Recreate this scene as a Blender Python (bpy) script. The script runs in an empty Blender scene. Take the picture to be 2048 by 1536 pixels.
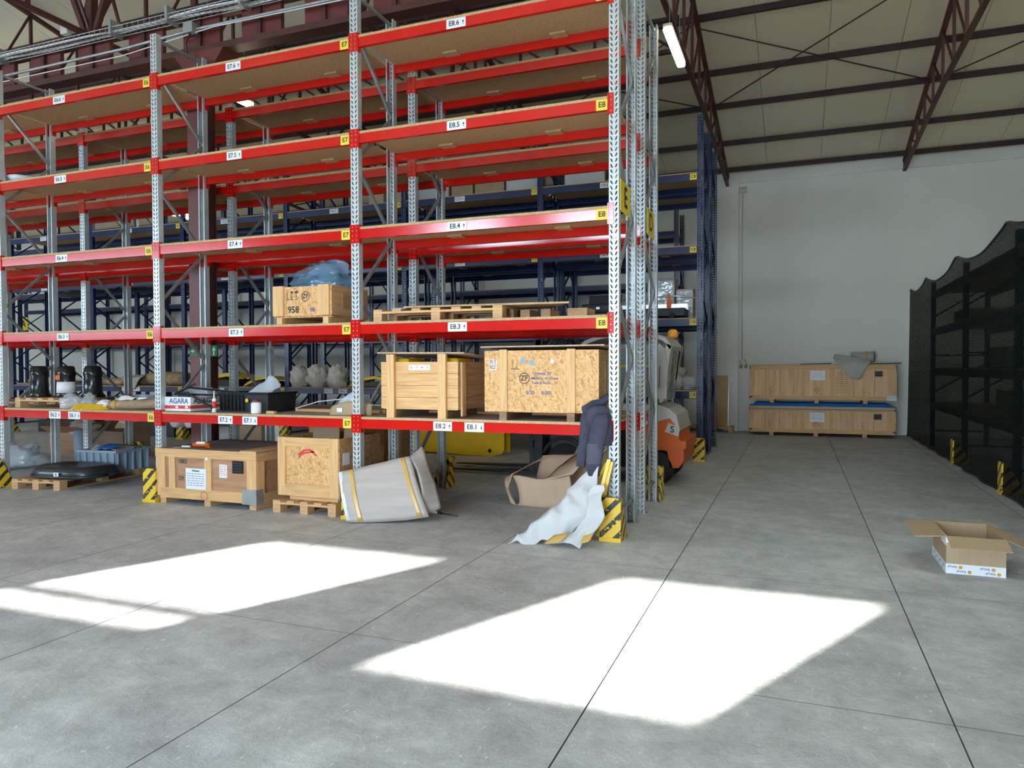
import bpy, math, random
from mathutils import Vector, Matrix, noise
R=random.Random(7)
C=bpy.context.scene.collection
sc=bpy.context.scene
# ------------------------------------------------------------------ camera
cd=bpy.data.cameras.new('camera'); cam=bpy.data.objects.new('camera',cd); C.objects.link(cam)
cd.sensor_fit='HORIZONTAL'; cd.sensor_width=36; cd.lens=1458.45/2048*36; cd.clip_end=200; cd.clip_start=.05
yaw,pitch,roll=-.37255,-.02233,-.00297
F=Vector((math.sin(yaw)*math.cos(pitch),math.cos(yaw)*math.cos(pitch),math.sin(pitch)))
Rt=Vector((math.cos(yaw),-math.sin(yaw),0)); U=Rt.cross(F)
R2=Rt*math.cos(roll)+U*math.sin(roll); U2=-Rt*math.sin(roll)+U*math.cos(roll)
cam.matrix_world=Matrix(((R2.x,U2.x,-F.x,1.5697),(R2.y,U2.y,-F.y,-6.5925),(R2.z,U2.z,-F.z,1.5797),(0,0,0,1)))
sc.camera=cam
# ------------------------------------------------------------------ light
sc.view_settings.view_transform='Standard'; sc.view_settings.look='None'
sc.view_settings.gamma=1; sc.view_settings.use_curve_mapping=False
sc.view_settings.exposure=0.47
try:
    sc.cycles.use_denoising=True; sc.cycles.max_bounces=8; sc.cycles.diffuse_bounces=5; sc.cycles.glossy_bounces=3
    sc.cycles.transparent_max_bounces=24; sc.cycles.transmission_bounces=4
    sc.cycles.sample_clamp_indirect=6
except Exception: pass
W=bpy.data.worlds.new('sky'); sc.world=W; W.use_nodes=True
bg=W.node_tree.nodes['Background']; bg.inputs[0].default_value=(.65,.83,1,1); bg.inputs[1].default_value=22.0
sd=bpy.data.lights.new('sun','SUN'); sd.energy=31; sd.angle=math.radians(.85); sd.color=(1,.97,.89)
sun=bpy.data.objects.new('sun',sd); C.objects.link(sun)
EL,AZ=math.radians(28.4),math.radians(24.9)
sdir=Vector((math.sin(AZ)*math.cos(EL),math.cos(AZ)*math.cos(EL),-math.sin(EL)))
sun.rotation_euler=sdir.to_track_quat('-Z','Y').to_euler(); sun.location=(-10,-30,20)
YF,YB,XL,XR=-10.2,12.3,-28.0,9.6      # front wall, back wall, left wall, right wall
OPEN=[(-7.12,-5.29,4.12,5.41),(-3.87,-2.04,4.12,5.41),(-25,-13,3.2,4.6),(-1.6,1.6,0,3.0)]   # two sun windows, then ribbon and door openings added for fill light
for (a,b,c,d) in OPEN:
    pl=bpy.data.lights.new('sky_portal','AREA'); pl.shape='RECTANGLE'; pl.size=b-a; pl.size_y=d-c
    pl.cycles.is_portal=True
    po=bpy.data.objects.new('sky_portal',pl); C.objects.link(po)
    po.location=((a+b)/2,YF-.02,(c+d)/2); po.rotation_euler=(math.radians(90),0,0)
# ------------------------------------------------------------------ materials
MATS={}
def newmat(name):
    m=bpy.data.materials.new(name); m.use_nodes=True; MATS[name]=m
    nt=m.node_tree; return m,nt,nt.nodes['Principled BSDF']
def N(nt,t,**k):
    n=nt.nodes.new(t)
    for a,v in k.items():
        if a in n.inputs: n.inputs[a].default_value=v
        else: setattr(n,a,v)
    return n
def mat(name,col,rough=.6,metal=0,var=.12,scale=6,stretch=(1,1,1),bump=0,bscale=40,col2=None,spec=.5):
    m,nt,b=newmat(name); L=nt.links
    b.inputs['Roughness'].default_value=rough; b.inputs['Metallic'].default_value=metal
    b.inputs['Specular IOR Level'].default_value=spec
    tc=N(nt,'ShaderNodeTexCoord'); mp=N(nt,'ShaderNodeMapping'); mp.inputs['Scale'].default_value=stretch
    L.new(tc.outputs['Object'],mp.inputs[0])
    n=N(nt,'ShaderNodeTexNoise'); n.inputs['Scale'].default_value=scale; n.inputs['Detail'].default_value=5
    L.new(mp.outputs[0],n.inputs['Vector'])
    cr=N(nt,'ShaderNodeValToRGB'); e=cr.color_ramp.elements
    c2=col2 or tuple(max(0,c*(1-var*2)) for c in col); c1=tuple(min(1,c*(1+var*.6)) for c in col)
    e[0].position=.3; e[0].color=(*c2,1); e[1].position=.68; e[1].color=(*c1,1)
    L.new(n.outputs[0],cr.inputs[0]); L.new(cr.outputs[0],b.inputs['Base Color'])
    if bump:
        n2=N(nt,'ShaderNodeTexNoise'); n2.inputs['Scale'].default_value=bscale; n2.inputs['Detail'].default_value=4
        L.new(mp.outputs[0],n2.inputs['Vector'])
        bp=N(nt,'ShaderNodeBump'); bp.inputs['Strength'].default_value=bump; bp.inputs['Distance'].default_value=.01
        L.new(n2.outputs[0],bp.inputs['Height']); L.new(bp.outputs[0],b.inputs['Normal'])
    return m
def plain(name,col,rough=.6,metal=0,emit=0):
    m,nt,b=newmat(name); b.inputs['Base Color'].default_value=(*col,1); b.inputs['Roughness'].default_value=rough
    b.inputs['Metallic'].default_value=metal
    if emit: b.inputs['Emission Color'].default_value=(*col,1); b.inputs['Emission Strength'].default_value=emit
    return m
def clear(name,col,alpha,rough=.15):
    m,nt,b=newmat(name); b.inputs['Base Color'].default_value=(*col,1); b.inputs['Roughness'].default_value=rough
    b.inputs['Specular IOR Level'].default_value=.9
    tr=N(nt,'ShaderNodeBsdfTransparent'); mx=N(nt,'ShaderNodeMixShader'); mx.inputs[0].default_value=alpha
    out=nt.nodes['Material Output']
    nt.links.new(tr.outputs[0],mx.inputs[1]); nt.links.new(b.outputs[0],mx.inputs[2]); nt.links.new(mx.outputs[0],out.inputs[0])
    n=N(nt,'ShaderNodeTexNoise'); n.inputs['Scale'].default_value=7; bp=N(nt,'ShaderNodeBump'); bp.inputs['Strength'].default_value=.6; bp.inputs['Distance'].default_value=.02
    tc=N(nt,'ShaderNodeTexCoord'); nt.links.new(tc.outputs['Object'],n.inputs['Vector']); nt.links.new(n.outputs[0],bp.inputs['Height']); nt.links.new(bp.outputs[0],b.inputs['Normal'])
    return m
def osb(name,tint=1.0):
    m,nt,b=newmat(name); L=nt.links; b.inputs['Roughness'].default_value=.65
    tc=N(nt,'ShaderNodeTexCoord'); prev=None
    for i,(rot,st,th_) in enumerate((((.5,.45,0),(.013,.03,.05),0),((-.9,-1.0,.3),(.012,.03,.055),.45),((1.4,1.5,-.2),(.013,.03,.06),.5),((-.2,-.25,.4),(.011,.03,.05),.6))):
        mp=N(nt,'ShaderNodeMapping',vector_type='TEXTURE'); mp.inputs['Rotation'].default_value=rot; mp.inputs['Scale'].default_value=st
        mp.inputs['Location'].default_value=(i*.37,i*.21,i*.11)
        L.new(tc.outputs['Object'],mp.inputs[0])
        v=N(nt,'ShaderNodeTexVoronoi'); v.inputs['Scale'].default_value=1; L.new(mp.outputs[0],v.inputs['Vector'])
        sp=N(nt,'ShaderNodeSeparateColor'); L.new(v.outputs['Color'],sp.inputs[0])
        cr=N(nt,'ShaderNodeValToRGB'); e=cr.color_ramp.elements
        pal=[(.42,.21,.075),(.62,.335,.125),(.80,.49,.225),(.70,.395,.16)]
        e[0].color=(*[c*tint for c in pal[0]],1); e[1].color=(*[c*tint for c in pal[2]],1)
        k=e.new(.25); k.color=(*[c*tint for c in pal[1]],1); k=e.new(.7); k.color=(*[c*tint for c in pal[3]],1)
        L.new(sp.outputs[0],cr.inputs[0])
        if prev is None: prev=cr.outputs[0]
        else:
            mx=N(nt,'ShaderNodeMix',data_type='RGBA'); th=N(nt,'ShaderNodeMath',operation='GREATER_THAN'); th.inputs[1].default_value=th_
            L.new(sp.outputs[1],th.inputs[0]); L.new(th.outputs[0],mx.inputs[0]); L.new(prev,mx.inputs[6]); L.new(cr.outputs[0],mx.inputs[7]); prev=mx.outputs[2]
    L.new(prev,b.inputs['Base Color']); bp=N(nt,'ShaderNodeBump'); bp.inputs['Strength'].default_value=.2; bp.inputs['Distance'].default_value=.003
    L.new(prev,bp.inputs['Height']); L.new(bp.outputs[0],b.inputs['Normal']); return m
def stripes(name):
    m,nt,b=newmat(name); L=nt.links; b.inputs['Roughness'].default_value=.45
    tc=N(nt,'ShaderNodeTexCoord'); mp=N(nt,'ShaderNodeMapping'); mp.inputs['Rotation'].default_value=(0,0,0)
    L.new(tc.outputs['Object'],mp.inputs[0]); sp=N(nt,'ShaderNodeSeparateXYZ'); L.new(mp.outputs[0],sp.inputs[0])
    a=N(nt,'ShaderNodeMath',operation='SUBTRACT'); L.new(sp.outputs[2],a.inputs[0])
    s=N(nt,'ShaderNodeMath',operation='ADD'); L.new(sp.outputs[0],s.inputs[0]); L.new(sp.outputs[1],s.inputs[1]); L.new(s.outputs[0],a.inputs[1])
    mu=N(nt,'ShaderNodeMath',operation='MULTIPLY'); mu.inputs[1].default_value=6.2; L.new(a.outputs[0],mu.inputs[0])
    fr=N(nt,'ShaderNodeMath',operation='FRACT'); L.new(mu.outputs[0],fr.inputs[0])
    gt=N(nt,'ShaderNodeMath',operation='GREATER_THAN'); gt.inputs[1].default_value=.6; L.new(fr.outputs[0],gt.inputs[0])
    n=N(nt,'ShaderNodeTexNoise'); n.inputs['Scale'].default_value=30; n.inputs['Detail'].default_value=6; L.new(tc.outputs['Object'],n.inputs['Vector'])
    g2=N(nt,'ShaderNodeMath',operation='LESS_THAN'); g2.inputs[1].default_value=.6; L.new(n.outputs[0],g2.inputs[0])
    m3=N(nt,'ShaderNodeMath',operation='MULTIPLY'); L.new(gt.outputs[0],m3.inputs[0]); L.new(g2.outputs[0],m3.inputs[1])
    mx=N(nt,'ShaderNodeMix',data_type='RGBA'); mx.inputs[6].default_value=(.80,.52,.03,1); mx.inputs[7].default_value=(.03,.025,.02,1)
    L.new(m3.outputs[0],mx.inputs[0]); L.new(mx.outputs[2],b.inputs['Base Color']); return m
def concrete():
    m,nt,b=newmat('concrete'); L=nt.links
    geo=N(nt,'ShaderNodeNewGeometry')
    n1=N(nt,'ShaderNodeTexNoise'); n1.inputs['Scale'].default_value=.7; n1.inputs['Detail'].default_value=8; n1.inputs['Roughness'].default_value=.65
    n2=N(nt,'ShaderNodeTexNoise'); n2.inputs['Scale'].default_value=9; n2.inputs['Detail'].default_value=8; n2.inputs['Roughness'].default_value=.7
    n3=N(nt,'ShaderNodeTexNoise'); n3.inputs['Scale'].default_value=3.5; n3.inputs['Detail'].default_value=9; n3.inputs['Distortion'].default_value=.35; n3.inputs['Roughness'].default_value=.8
    for n in (n1,n2,n3): L.new(geo.outputs['Position'],n.inputs['Vector'])
    c1=N(nt,'ShaderNodeValToRGB'); e=c1.color_ramp.elements; e[0].position=.33; e[0].color=(.42,.425,.43,1); e[1].position=.66; e[1].color=(.60,.60,.59,1)
    L.new(n1.outputs[0],c1.inputs[0])
    c2=N(nt,'ShaderNodeValToRGB'); e=c2.color_ramp.elements; e[0].position=.33; e[0].color=(.66,.66,.66,1); e[1].position=.68; e[1].color=(1.16,1.16,1.16,1)
    L.new(n3.outputs[0],c2.inputs[0])
    mx=N(nt,'ShaderNodeMix',data_type='RGBA',blend_type='MULTIPLY'); mx.inputs[0].default_value=1; L.new(c1.outputs[0],mx.inputs[6]); L.new(c2.outputs[0],mx.inputs[7])
    # light flecks and dark chips
    n4=N(nt,'ShaderNodeTexNoise'); n4.inputs['Scale'].default_value=38; n4.inputs['Detail'].default_value=3
    mp=N(nt,'ShaderNodeMapping'); mp.inputs['Rotation'].default_value=(0,0,.5); mp.inputs['Scale'].default_value=(1,.35,1)
    L.new(geo.outputs['Position'],mp.inputs[0]); L.new(mp.outputs[0],n4.inputs['Vector'])
    c4=N(nt,'ShaderNodeValToRGB'); e=c4.color_ramp.elements; e[0].position=.66; e[0].color=(0,0,0,1); e[1].position=.74; e[1].color=(1,1,1,1); L.new(n4.outputs[0],c4.inputs[0])
    m2=N(nt,'ShaderNodeMix',data_type='RGBA'); L.new(c4.outputs[0],m2.inputs[0]); L.new(mx.outputs[2],m2.inputs[6]); m2.inputs[7].default_value=(.74,.74,.72,1)
    L.new(m2.outputs[2],b.inputs['Base Color'])
    cr=N(nt,'ShaderNodeMapRange'); cr.inputs[3].default_value=.42; cr.inputs[4].default_value=.68; L.new(n1.outputs[0],cr.inputs[0]); L.new(cr.outputs[0],b.inputs['Roughness'])
    ad=N(nt,'ShaderNodeMath',operation='ADD'); L.new(n2.outputs[0],ad.inputs[0]); L.new(n3.outputs[0],ad.inputs[1])
    bp=N(nt,'ShaderNodeBump'); bp.inputs['Strength'].default_value=.45; bp.inputs['Distance'].default_value=.02
    L.new(ad.outputs[0],bp.inputs['Height']); L.new(bp.outputs[0],b.inputs['Normal']); return m
def netmat():
    m,nt,b=newmat('net'); b.inputs['Base Color'].default_value=(.004,.009,.006,1); b.inputs['Roughness'].default_value=.9; b.inputs['Specular IOR Level'].default_value=.1
    L=nt.links; tc=N(nt,'ShaderNodeTexCoord'); sp=N(nt,'ShaderNodeSeparateXYZ'); L.new(tc.outputs['Object'],sp.inputs[0]); f=[]
    for i,s in ((1,55),(2,55)):
        a=N(nt,'ShaderNodeMath',operation='MULTIPLY'); a.inputs[1].default_value=s; L.new(sp.outputs[i],a.inputs[0])
        r=N(nt,'ShaderNodeMath',operation='FRACT'); L.new(a.outputs[0],r.inputs[0])
        g=N(nt,'ShaderNodeMath',operation='GREATER_THAN'); g.inputs[1].default_value=.60; L.new(r.outputs[0],g.inputs[0]); f.append(g)
    mu=N(nt,'ShaderNodeMath',operation='MULTIPLY'); L.new(f[0].outputs[0],mu.inputs[0]); L.new(f[1].outputs[0],mu.inputs[1])
    tr=N(nt,'ShaderNodeBsdfTransparent'); mx=N(nt,'ShaderNodeMixShader'); L.new(mu.outputs[0],mx.inputs[0]); L.new(b.outputs[0],mx.inputs[1]); L.new(tr.outputs[0],mx.inputs[2])
    L.new(mx.outputs[0],nt.nodes['Material Output'].inputs[0]); return m
mred=mat('red_paint',(.60,.007,.003),.16,0,.04,3,spec=.85)
mblue=mat('blue_paint',(.006,.022,.095),.3,0,.15,3)
mgalv=mat('galvanised',(.53,.565,.56),.38,.25,.07,9,bump=.05)
msteel=mat('steel_tube',(.42,.44,.45),.4,.7,.1,9)
mdeck=mat('particle_board',(.54,.345,.165),.7,0,.06,35,col2=(.42,.265,.13))
mdeckE=mat('board_grey_top',(.36,.31,.27),.7,0,.08,12)
mwx=mat('wood_x',(.68,.40,.17),.65,0,.2,2,(1.2,22,22),.15,6,col2=(.54,.30,.13))
mwy=mat('wood_y',(.60,.355,.165),.65,0,.2,2,(22,1.2,22),.15,6,col2=(.44,.25,.12))
mwz=mat('wood_z',(.70,.42,.185),.65,0,.2,2,(22,22,1.2),.15,6,col2=(.56,.32,.14))
mply=mat('plywood_red',(.46,.245,.13),.6,0,.12,3,(1,6,6),col2=(.36,.18,.09))
mply2=mat('plywood_warm',(.76,.47,.25),.6,0,.12,2,(7,7,.8),col2=(.64,.37,.18))
mply3=mat('plywood_lid',(.50,.34,.22),.65,0,.1,4)
mfelt=mat('grey_brown_board',(.20,.155,.14),.8,0,.1,15)
mdark=mat('old_wood',(.30,.18,.10),.7,0,.2,3,(2,16,16))
mosb=osb('osb'); mosbd=osb('osb_shaded',.72)  # second tint puts shade into side panels and the rear crate
mbrown=mat('oxide_steel',(.085,.022,.016),.55,0,.15,4)
mpurl=mat('dark_oxide_steel',(.04,.014,.011),.6,0,.1,4)
mcol=mat('column_paint',(.15,.032,.025),.5,0,.1,4)
mwall=mat('plaster_white',(.76,.74,.67),.85,0,.05,.5,bump=.05,bscale=12)
mroof=mat('roof_panel',(.76,.66,.47),.8,0,.05,.35)
mconc=concrete()
mjoint=plain('joint_dirt',(.13,.13,.13),.9)
mcard=mat('cardboard',(.42,.295,.175),.75,0,.03,4,(12,12,1))
mcard2=mat('cardboard_dull',(.36,.25,.16),.75,0,.1,4)
mkraft=mat('brown_wrap',(.40,.27,.15),.6,0,.2,9,bump=.3,bscale=14)
mblack=plain('black_plastic',(.012,.013,.014),.22)
mblackm=mat('black_matte',(.018,.019,.022),.5,0,.2,8)
mtub=plain('dark_grey_plastic',(.03,.034,.038),.32)
mgreyb=plain('grey_blue_plastic',(.26,.34,.40),.45)
mwhite=mat('white_card',(.8,.8,.8),.6,0,.03,5)
mpaper=plain('paper',(.78,.79,.8),.5)
mtext=plain('ink',(.02,.02,.022),.6)
mtextb=plain('blue_ink',(.05,.10,.25),.6)
mredink=plain('red_ink',(.62,.05,.04),.6)
myel=mat('yellow_label',(.85,.62,.04),.5,0,.03,4)
myellow=mat('yellow_paint',(.82,.50,.01),.35,0,.06,3)
mstripe=stripes('hazard_stripes')
mfoam=mat('foam_sheet',(.56,.56,.56),.8,0,.05,3,bump=.25,bscale=60)
mfoam2=mat('foam_grey',(.44,.42,.38),.8,0,.06,3,bump=.2,bscale=50)
mpanel=mat('wrapped_panel',(.42,.36,.32),.45,0,.06,2,(1,1,10),bump=.2,bscale=30)
mtape=plain('brown_tape',(.55,.33,.08),.3)
mbubble=clear('clear_film',(.70,.76,.80),.42,.1)
mbluefilm=clear('blue_film',(.22,.42,.60),.30,.06)
mjacket=mat('navy_cloth',(.055,.052,.085),.9,0,.15,8,bump=.3,bscale=60)
mjacket2=mat('navy_patch',(.085,.085,.12),.9,0,.1,8)
morange=mat('orange_paint',(.66,.12,.012),.5,0,.06,3,spec=.25)
mlwhite=mat('offwhite_paint',(.50,.47,.42),.45,0,.05,3)
mrubber=mat('rubber',(.02,.02,.02),.8,0,.1,12)
mglass=clear('tinted_glass',(.28,.42,.46),.6,.05)
mnet=netmat()
mgreen=plain('sign_green',(.02,.22,.08),.5)
mlamp=plain('lamp_diffuser',(1,.88,.62),.4,0,22)
mzinc=mat('zinc_tray',(.42,.43,.42),.45,.6,.1,8)
mtarp=mat('blue_tarp',(.015,.17,.52),.5,0,.08,4)
mgrime=mat('bag_cloth',(.66,.60,.52),.8,0,.15,7,bump=.4,bscale=20)
mring=plain('ring_yellow',(.85,.5,.05),.5)
malu=plain('aluminium',(.62,.63,.64),.3,.8)
mdarkpan=mat('dark_board',(.05,.035,.03),.6,0,.1,4)
# ------------------------------------------------------------------ geometry
class G:
    def __init__(s): s.v=[]; s.f=[]; s.m=[]; s.mats=[]; s.sm=[]; s.T=None
    def mi(s,m):
        if m not in s.mats: s.mats.append(m)
        return s.mats.index(m)
    def add(s,vs,fs,m,smooth=False):
        k=len(s.v); i=s.mi(m)
        if s.T is not None: vs=[s.T@Vector(v) for v in vs]
        s.v+= [tuple(v) for v in vs]
        for f in fs: s.f.append([k+a for a in f]); s.m.append(i); s.sm.append(smooth)
        return s
    def box(s,x0,x1,y0,y1,z0,z1,m):
        v=[(x,y,z) for x in (x0,x1) for y in (y0,y1) for z in (z0,z1)]
        return s.add(v,[(0,1,3,2),(4,6,7,5),(0,4,5,1),(2,3,7,6),(0,2,6,4),(1,5,7,3)],m)
    def rbox(s,x0,x1,y0,y1,z0,z1,m,r=.01,k=3,smooth=True):   # box with rounded vertical edges and soft top
        pr=[]
        for cx,cy,a0 in ((x1-r,y1-r,0),(x0+r,y1-r,90),(x0+r,y0+r,180),(x1-r,y0+r,270)):
            for i in range(k+1):
                a=math.radians(a0+90*i/k); pr.append((cx+r*math.cos(a),cy+r*math.sin(a)))
        n=len(pr); cx,cy=(x0+x1)/2,(y0+y1)/2; rings=[]
        t=min(r,(z1-z0)/3)
        for z,q in ((z0,t*.6),(z0+t,0),(z1-t,0),(z1-t*.35,t*.3),(z1,t)):
            sx=1-q/max(1e-6,(x1-x0)/2); sy=1-q/max(1e-6,(y1-y0)/2)
            rings.append([(cx+(px-cx)*sx,cy+(py-cy)*sy,z) for px,py in pr])
        return s.rings(rings,m,True,smooth)
    def rings(s,rings,m,caps=True,smooth=True):
        n=len(rings[0]); v=[p for r in rings for p in r]; f=[]
        for i in range(len(rings)-1):
            for j in range(n):
                f.append((i*n+j,i*n+(j+1)%n,(i+1)*n+(j+1)%n,(i+1)*n+j))
        s.add(v,f,m,smooth)
        if caps:
            k=len(s.v)-len(v); i=s.mi(m)
            for q in (list(range(n))[::-1],list(range((len(rings)-1)*n,len(rings)*n))):
                s.f.append([k+a for a in q]); s.m.append(i); s.sm.append(False)
        return s
    def tube(s,pts,r,m,n=8,closed=False,caps=True):
        P=[Vector(p) for p in pts]; rings=[]; up=None
        for i,p in enumerate(P):
            a=P[max(0,i-1)]; b=P[min(len(P)-1,i+1)]; d=(b-a).normalized()
            if up is None:
                up=Vector((0,0,1)) if abs(d.z)<.9 else Vector((1,0,0))
            u=d.cross(up).normalized(); w=u.cross(d).normalized(); up=w
            rr=r[i] if isinstance(r,(list,tuple)) else r
            rings.append([p+rr*(math.cos(2*math.pi*j/n)*u+math.sin(2*math.pi*j/n)*w) for j in range(n)])
        return s.rings(rings,m,caps,n>5)
    def bar(s,a,b,w,h,m):   # square bar from a to b
        a,b=Vector(a),Vector(b); d=(b-a).normalized(); up=Vector((0,0,1)) if abs(d.z)<.95 else Vector((0,1,0))
        u=d.cross(up).normalized()*w/2; v=u.cross(d).normalized()*h/2
        vs=[p+i*u+j*v for p in (a,b) for i,j in ((-1,-1),(1,-1),(1,1),(-1,1))]
        return s.add(vs,[(0,1,2,3),(7,6,5,4),(0,4,5,1),(1,5,6,2),(2,6,7,3),(3,7,4,0)],m)
    def lathe(s,c,prof,m,n=20,axis='z'):
        rings=[]
        for r,z in prof:
            ring=[]
            for j in range(n):
                a=2*math.pi*j/n; x,y=r*math.cos(a),r*math.sin(a)
                ring.append((c[0]+x,c[1]+y,c[2]+z) if axis=='z' else ((c[0]+x,c[1]-z,c[2]+y) if axis=='y' else (c[0]+z,c[1]+x,c[2]+y)))
            rings.append(ring)
        return s.rings(rings,m)
    def prism(s,pts,y0,y1,m,axis='y',smooth=False):   # outline in (x,z) run along y, or (y,z) along x, or (x,y) along z
        def P(p,t): return (p[0],t,p[1]) if axis=='y' else ((t,p[0],p[1]) if axis=='x' else (p[0],p[1],t))
        n=len(pts); v=[P(p,y0) for p in pts]+[P(p,y1) for p in pts]
        s.add(v,[(j,(j+1)%n,n+(j+1)%n,n+j) for j in range(n)],m,smooth)
        return s.add(v,[list(range(n))[::-1],list(range(n,2*n))],m)
    def sheet(s,ctrl,m,sub=4,amp=.0,fr=5,th=.004,seed=0):   # ctrl: rows of points, smooth interpolation
        ny,nx=len(ctrl),len(ctrl[0]); c=[[Vector(p) for p in r] for r in ctrl]
        def cr(p0,p1,p2,p3,t): return .5*((2*p1)+(-p0+p2)*t+(2*p0-5*p1+4*p2-p3)*t*t+(-p0+3*p1-3*p2+p3)*t**3)
        def row(r,u):
            i=min(int(u),len(r)-2); t=u-i; g=lambda k:r[max(0,min(len(r)-1,k))]
            return cr(g(i-1),g(i),g(i+1),g(i+2),t)
        NX,NY=(nx-1)*sub+1,(ny-1)*sub+1; pts=[]
        for j in range(NY):
            cols=[row(r,i/sub) for r in [c[q] for q in range(ny)] for i in [0]]
            line=[]
            for i in range(NX):
                col=[row(r,i/sub) for r in c]; p=row(col,j/sub)
                if amp: p=p+Vector(noise.noise_vector(p*fr+Vector((seed,0,0))))*amp
                line.append(p)
            pts.append(line)
        nrm=[[None]*NX for _ in range(NY)]
        for j in range(NY):
            for i in range(NX):
                a=pts[j][min(i+1,NX-1)]-pts[j][max(i-1,0)]; b=pts[min(j+1,NY-1)][i]-pts[max(j-1,0)][i]
                nn=a.cross(b); nrm[j][i]=nn.normalized()*th/2 if nn.length>1e-9 else Vector((0,0,th/2))
        v=[pts[j][i]+nrm[j][i] for j in range(NY) for i in range(NX)]+[pts[j][i]-nrm[j][i] for j in range(NY) for i in range(NX)]
        o=NX*NY; f=[]
        for j in range(NY-1):
            for i in range(NX-1):
                a=j*NX+i; f.append((a,a+1,a+NX+1,a+NX)); f.append((o+a,o+a+NX,o+a+NX+1,o+a+1))
        ed=[(0*NX+i,0*NX+i+1) for i in range(NX-1)]+[((NY-1)*NX+i+1,(NY-1)*NX+i) for i in range(NX-1)]+[((j+1)*NX,j*NX) for j in range(NY-1)]+[(j*NX+NX-1,(j+1)*NX+NX-1) for j in range(NY-1)]
        for a,b in ed: f.append((b,a,o+a,o+b))
        return s.add(v,f,m,True)
    def blob(s,c,rad,m,amp=.25,fr=4,seed=0,nu=20,nv=12,flat=None,pw=1.0):
        v=[];f=[]
        for j in range(nv+1):
            t=math.pi*j/nv
            for i in range(nu):
                a=2*math.pi*i/nu; d=Vector((math.sin(t)*math.cos(a),math.sin(t)*math.sin(a),math.cos(t)))
                if pw!=1: d=Vector([math.copysign(abs(q)**pw,q) for q in d])
                k=1+amp*(noise.noise(d*fr*.5+Vector((seed,3,1)))*1.3+abs(noise.noise(d*fr+Vector((seed,9,2))))-.3)
                p=Vector((c[0]+d.x*rad[0]*k,c[1]+d.y*rad[1]*k,c[2]+d.z*rad[2]*k))
                if flat is not None and p.z<flat: p.z=flat
                v.append(p)
        for j in range(nv):
            for i in range(nu): f.append((j*nu+i,j*nu+(i+1)%nu,(j+1)*nu+(i+1)%nu,(j+1)*nu+i))
        return s.add(v,f,m,True)
    def text(s,t,size,o,m,u=(1,0,0),w=(0,0,1),bold=0):   # centred at o
        vs,fs=text_geo(t); u,w,o=Vector(u),Vector(w),Vector(o)
        return s.add([o+u*x*size+w*y*size for x,y in vs],fs,m)
    def mesh(s,name,origin=(0,0,0)):
        me=bpy.data.meshes.new(name); ox,oy,oz=origin
        me.from_pydata([(a-ox,b-oy,c-oz) for a,b,c in s.v],[],s.f)
        for m in s.mats: me.materials.append(m)
        me.polygons.foreach_set('material_index',s.m); me.polygons.foreach_set('use_smooth',s.sm); me.update()
        return me
    def build(s,name,parent=None,label=None,cat=None,group=None,kind=None,origin=None):
        if origin is None:
            if parent is not None: origin=tuple(parent['o']) if 'o' in parent else WO.get(parent.name,(0,0,0))
            else:
                xs=[v[0] for v in s.v]; ys=[v[1] for v in s.v]; zs=[v[2] for v in s.v]
                origin=((min(xs)+max(xs))/2,(min(ys)+max(ys))/2,min(zs))
        ob=bpy.data.objects.new(name,s.mesh(name,origin)); C.objects.link(ob)
        if parent is not None: ob.parent=parent
        else: ob.location=origin
        WO[ob.name]=origin
        tag(ob,label,cat,group,kind); return ob
WO={}
_tx={}
def text_geo(t):
    if t in _tx: return _tx[t]
    cu=bpy.data.curves.new('t','FONT'); cu.body=t; cu.size=1; cu.align_x='CENTER'; cu.align_y='CENTER'; cu.offset=.02; cu.resolution_u=3
    ob=bpy.data.objects.new('t',cu); C.objects.link(ob); dg=bpy.context.evaluated_depsgraph_get(); dg.update()
    me=ob.evaluated_get(dg).to_mesh(); r=([(v.co.x,v.co.y) for v in me.vertices],[tuple(p.vertices) for p in me.polygons])
    ob.evaluated_get(dg).to_mesh_clear(); bpy.data.objects.remove(ob); bpy.data.curves.remove(cu); _tx[t]=r; return r
def tag(o,label=None,cat=None,group=None,kind=None):
    if label: o['label']=label
    if cat: o['category']=cat
    if group: o['group']=group
    if kind: o['kind']=kind
    return o
def thing(name,label,cat,loc,group=None,rz=0):
    o=bpy.data.objects.new(name,None); C.objects.link(o); o.location=loc; o.rotation_euler=(0,0,rz); o.empty_display_size=.1
    WO[o.name]=tuple(loc); return tag(o,label,cat,group)
def inst(name,me,parent,off,rz=0,label=None,scale=None):
    o=bpy.data.objects.new(name,me); C.objects.link(o); o.parent=parent; o.location=off; o.rotation_euler=(0,0,rz)
    if scale: o.scale=scale
    pw=WO.get(parent.name,(0,0,0)); WO[o.name]=tuple(pw[i]+off[i] for i in range(3))
    if label: o['label']=label
    return o
def one(name,g,parent,label=None): return g.build(name,parent,label)
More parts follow.
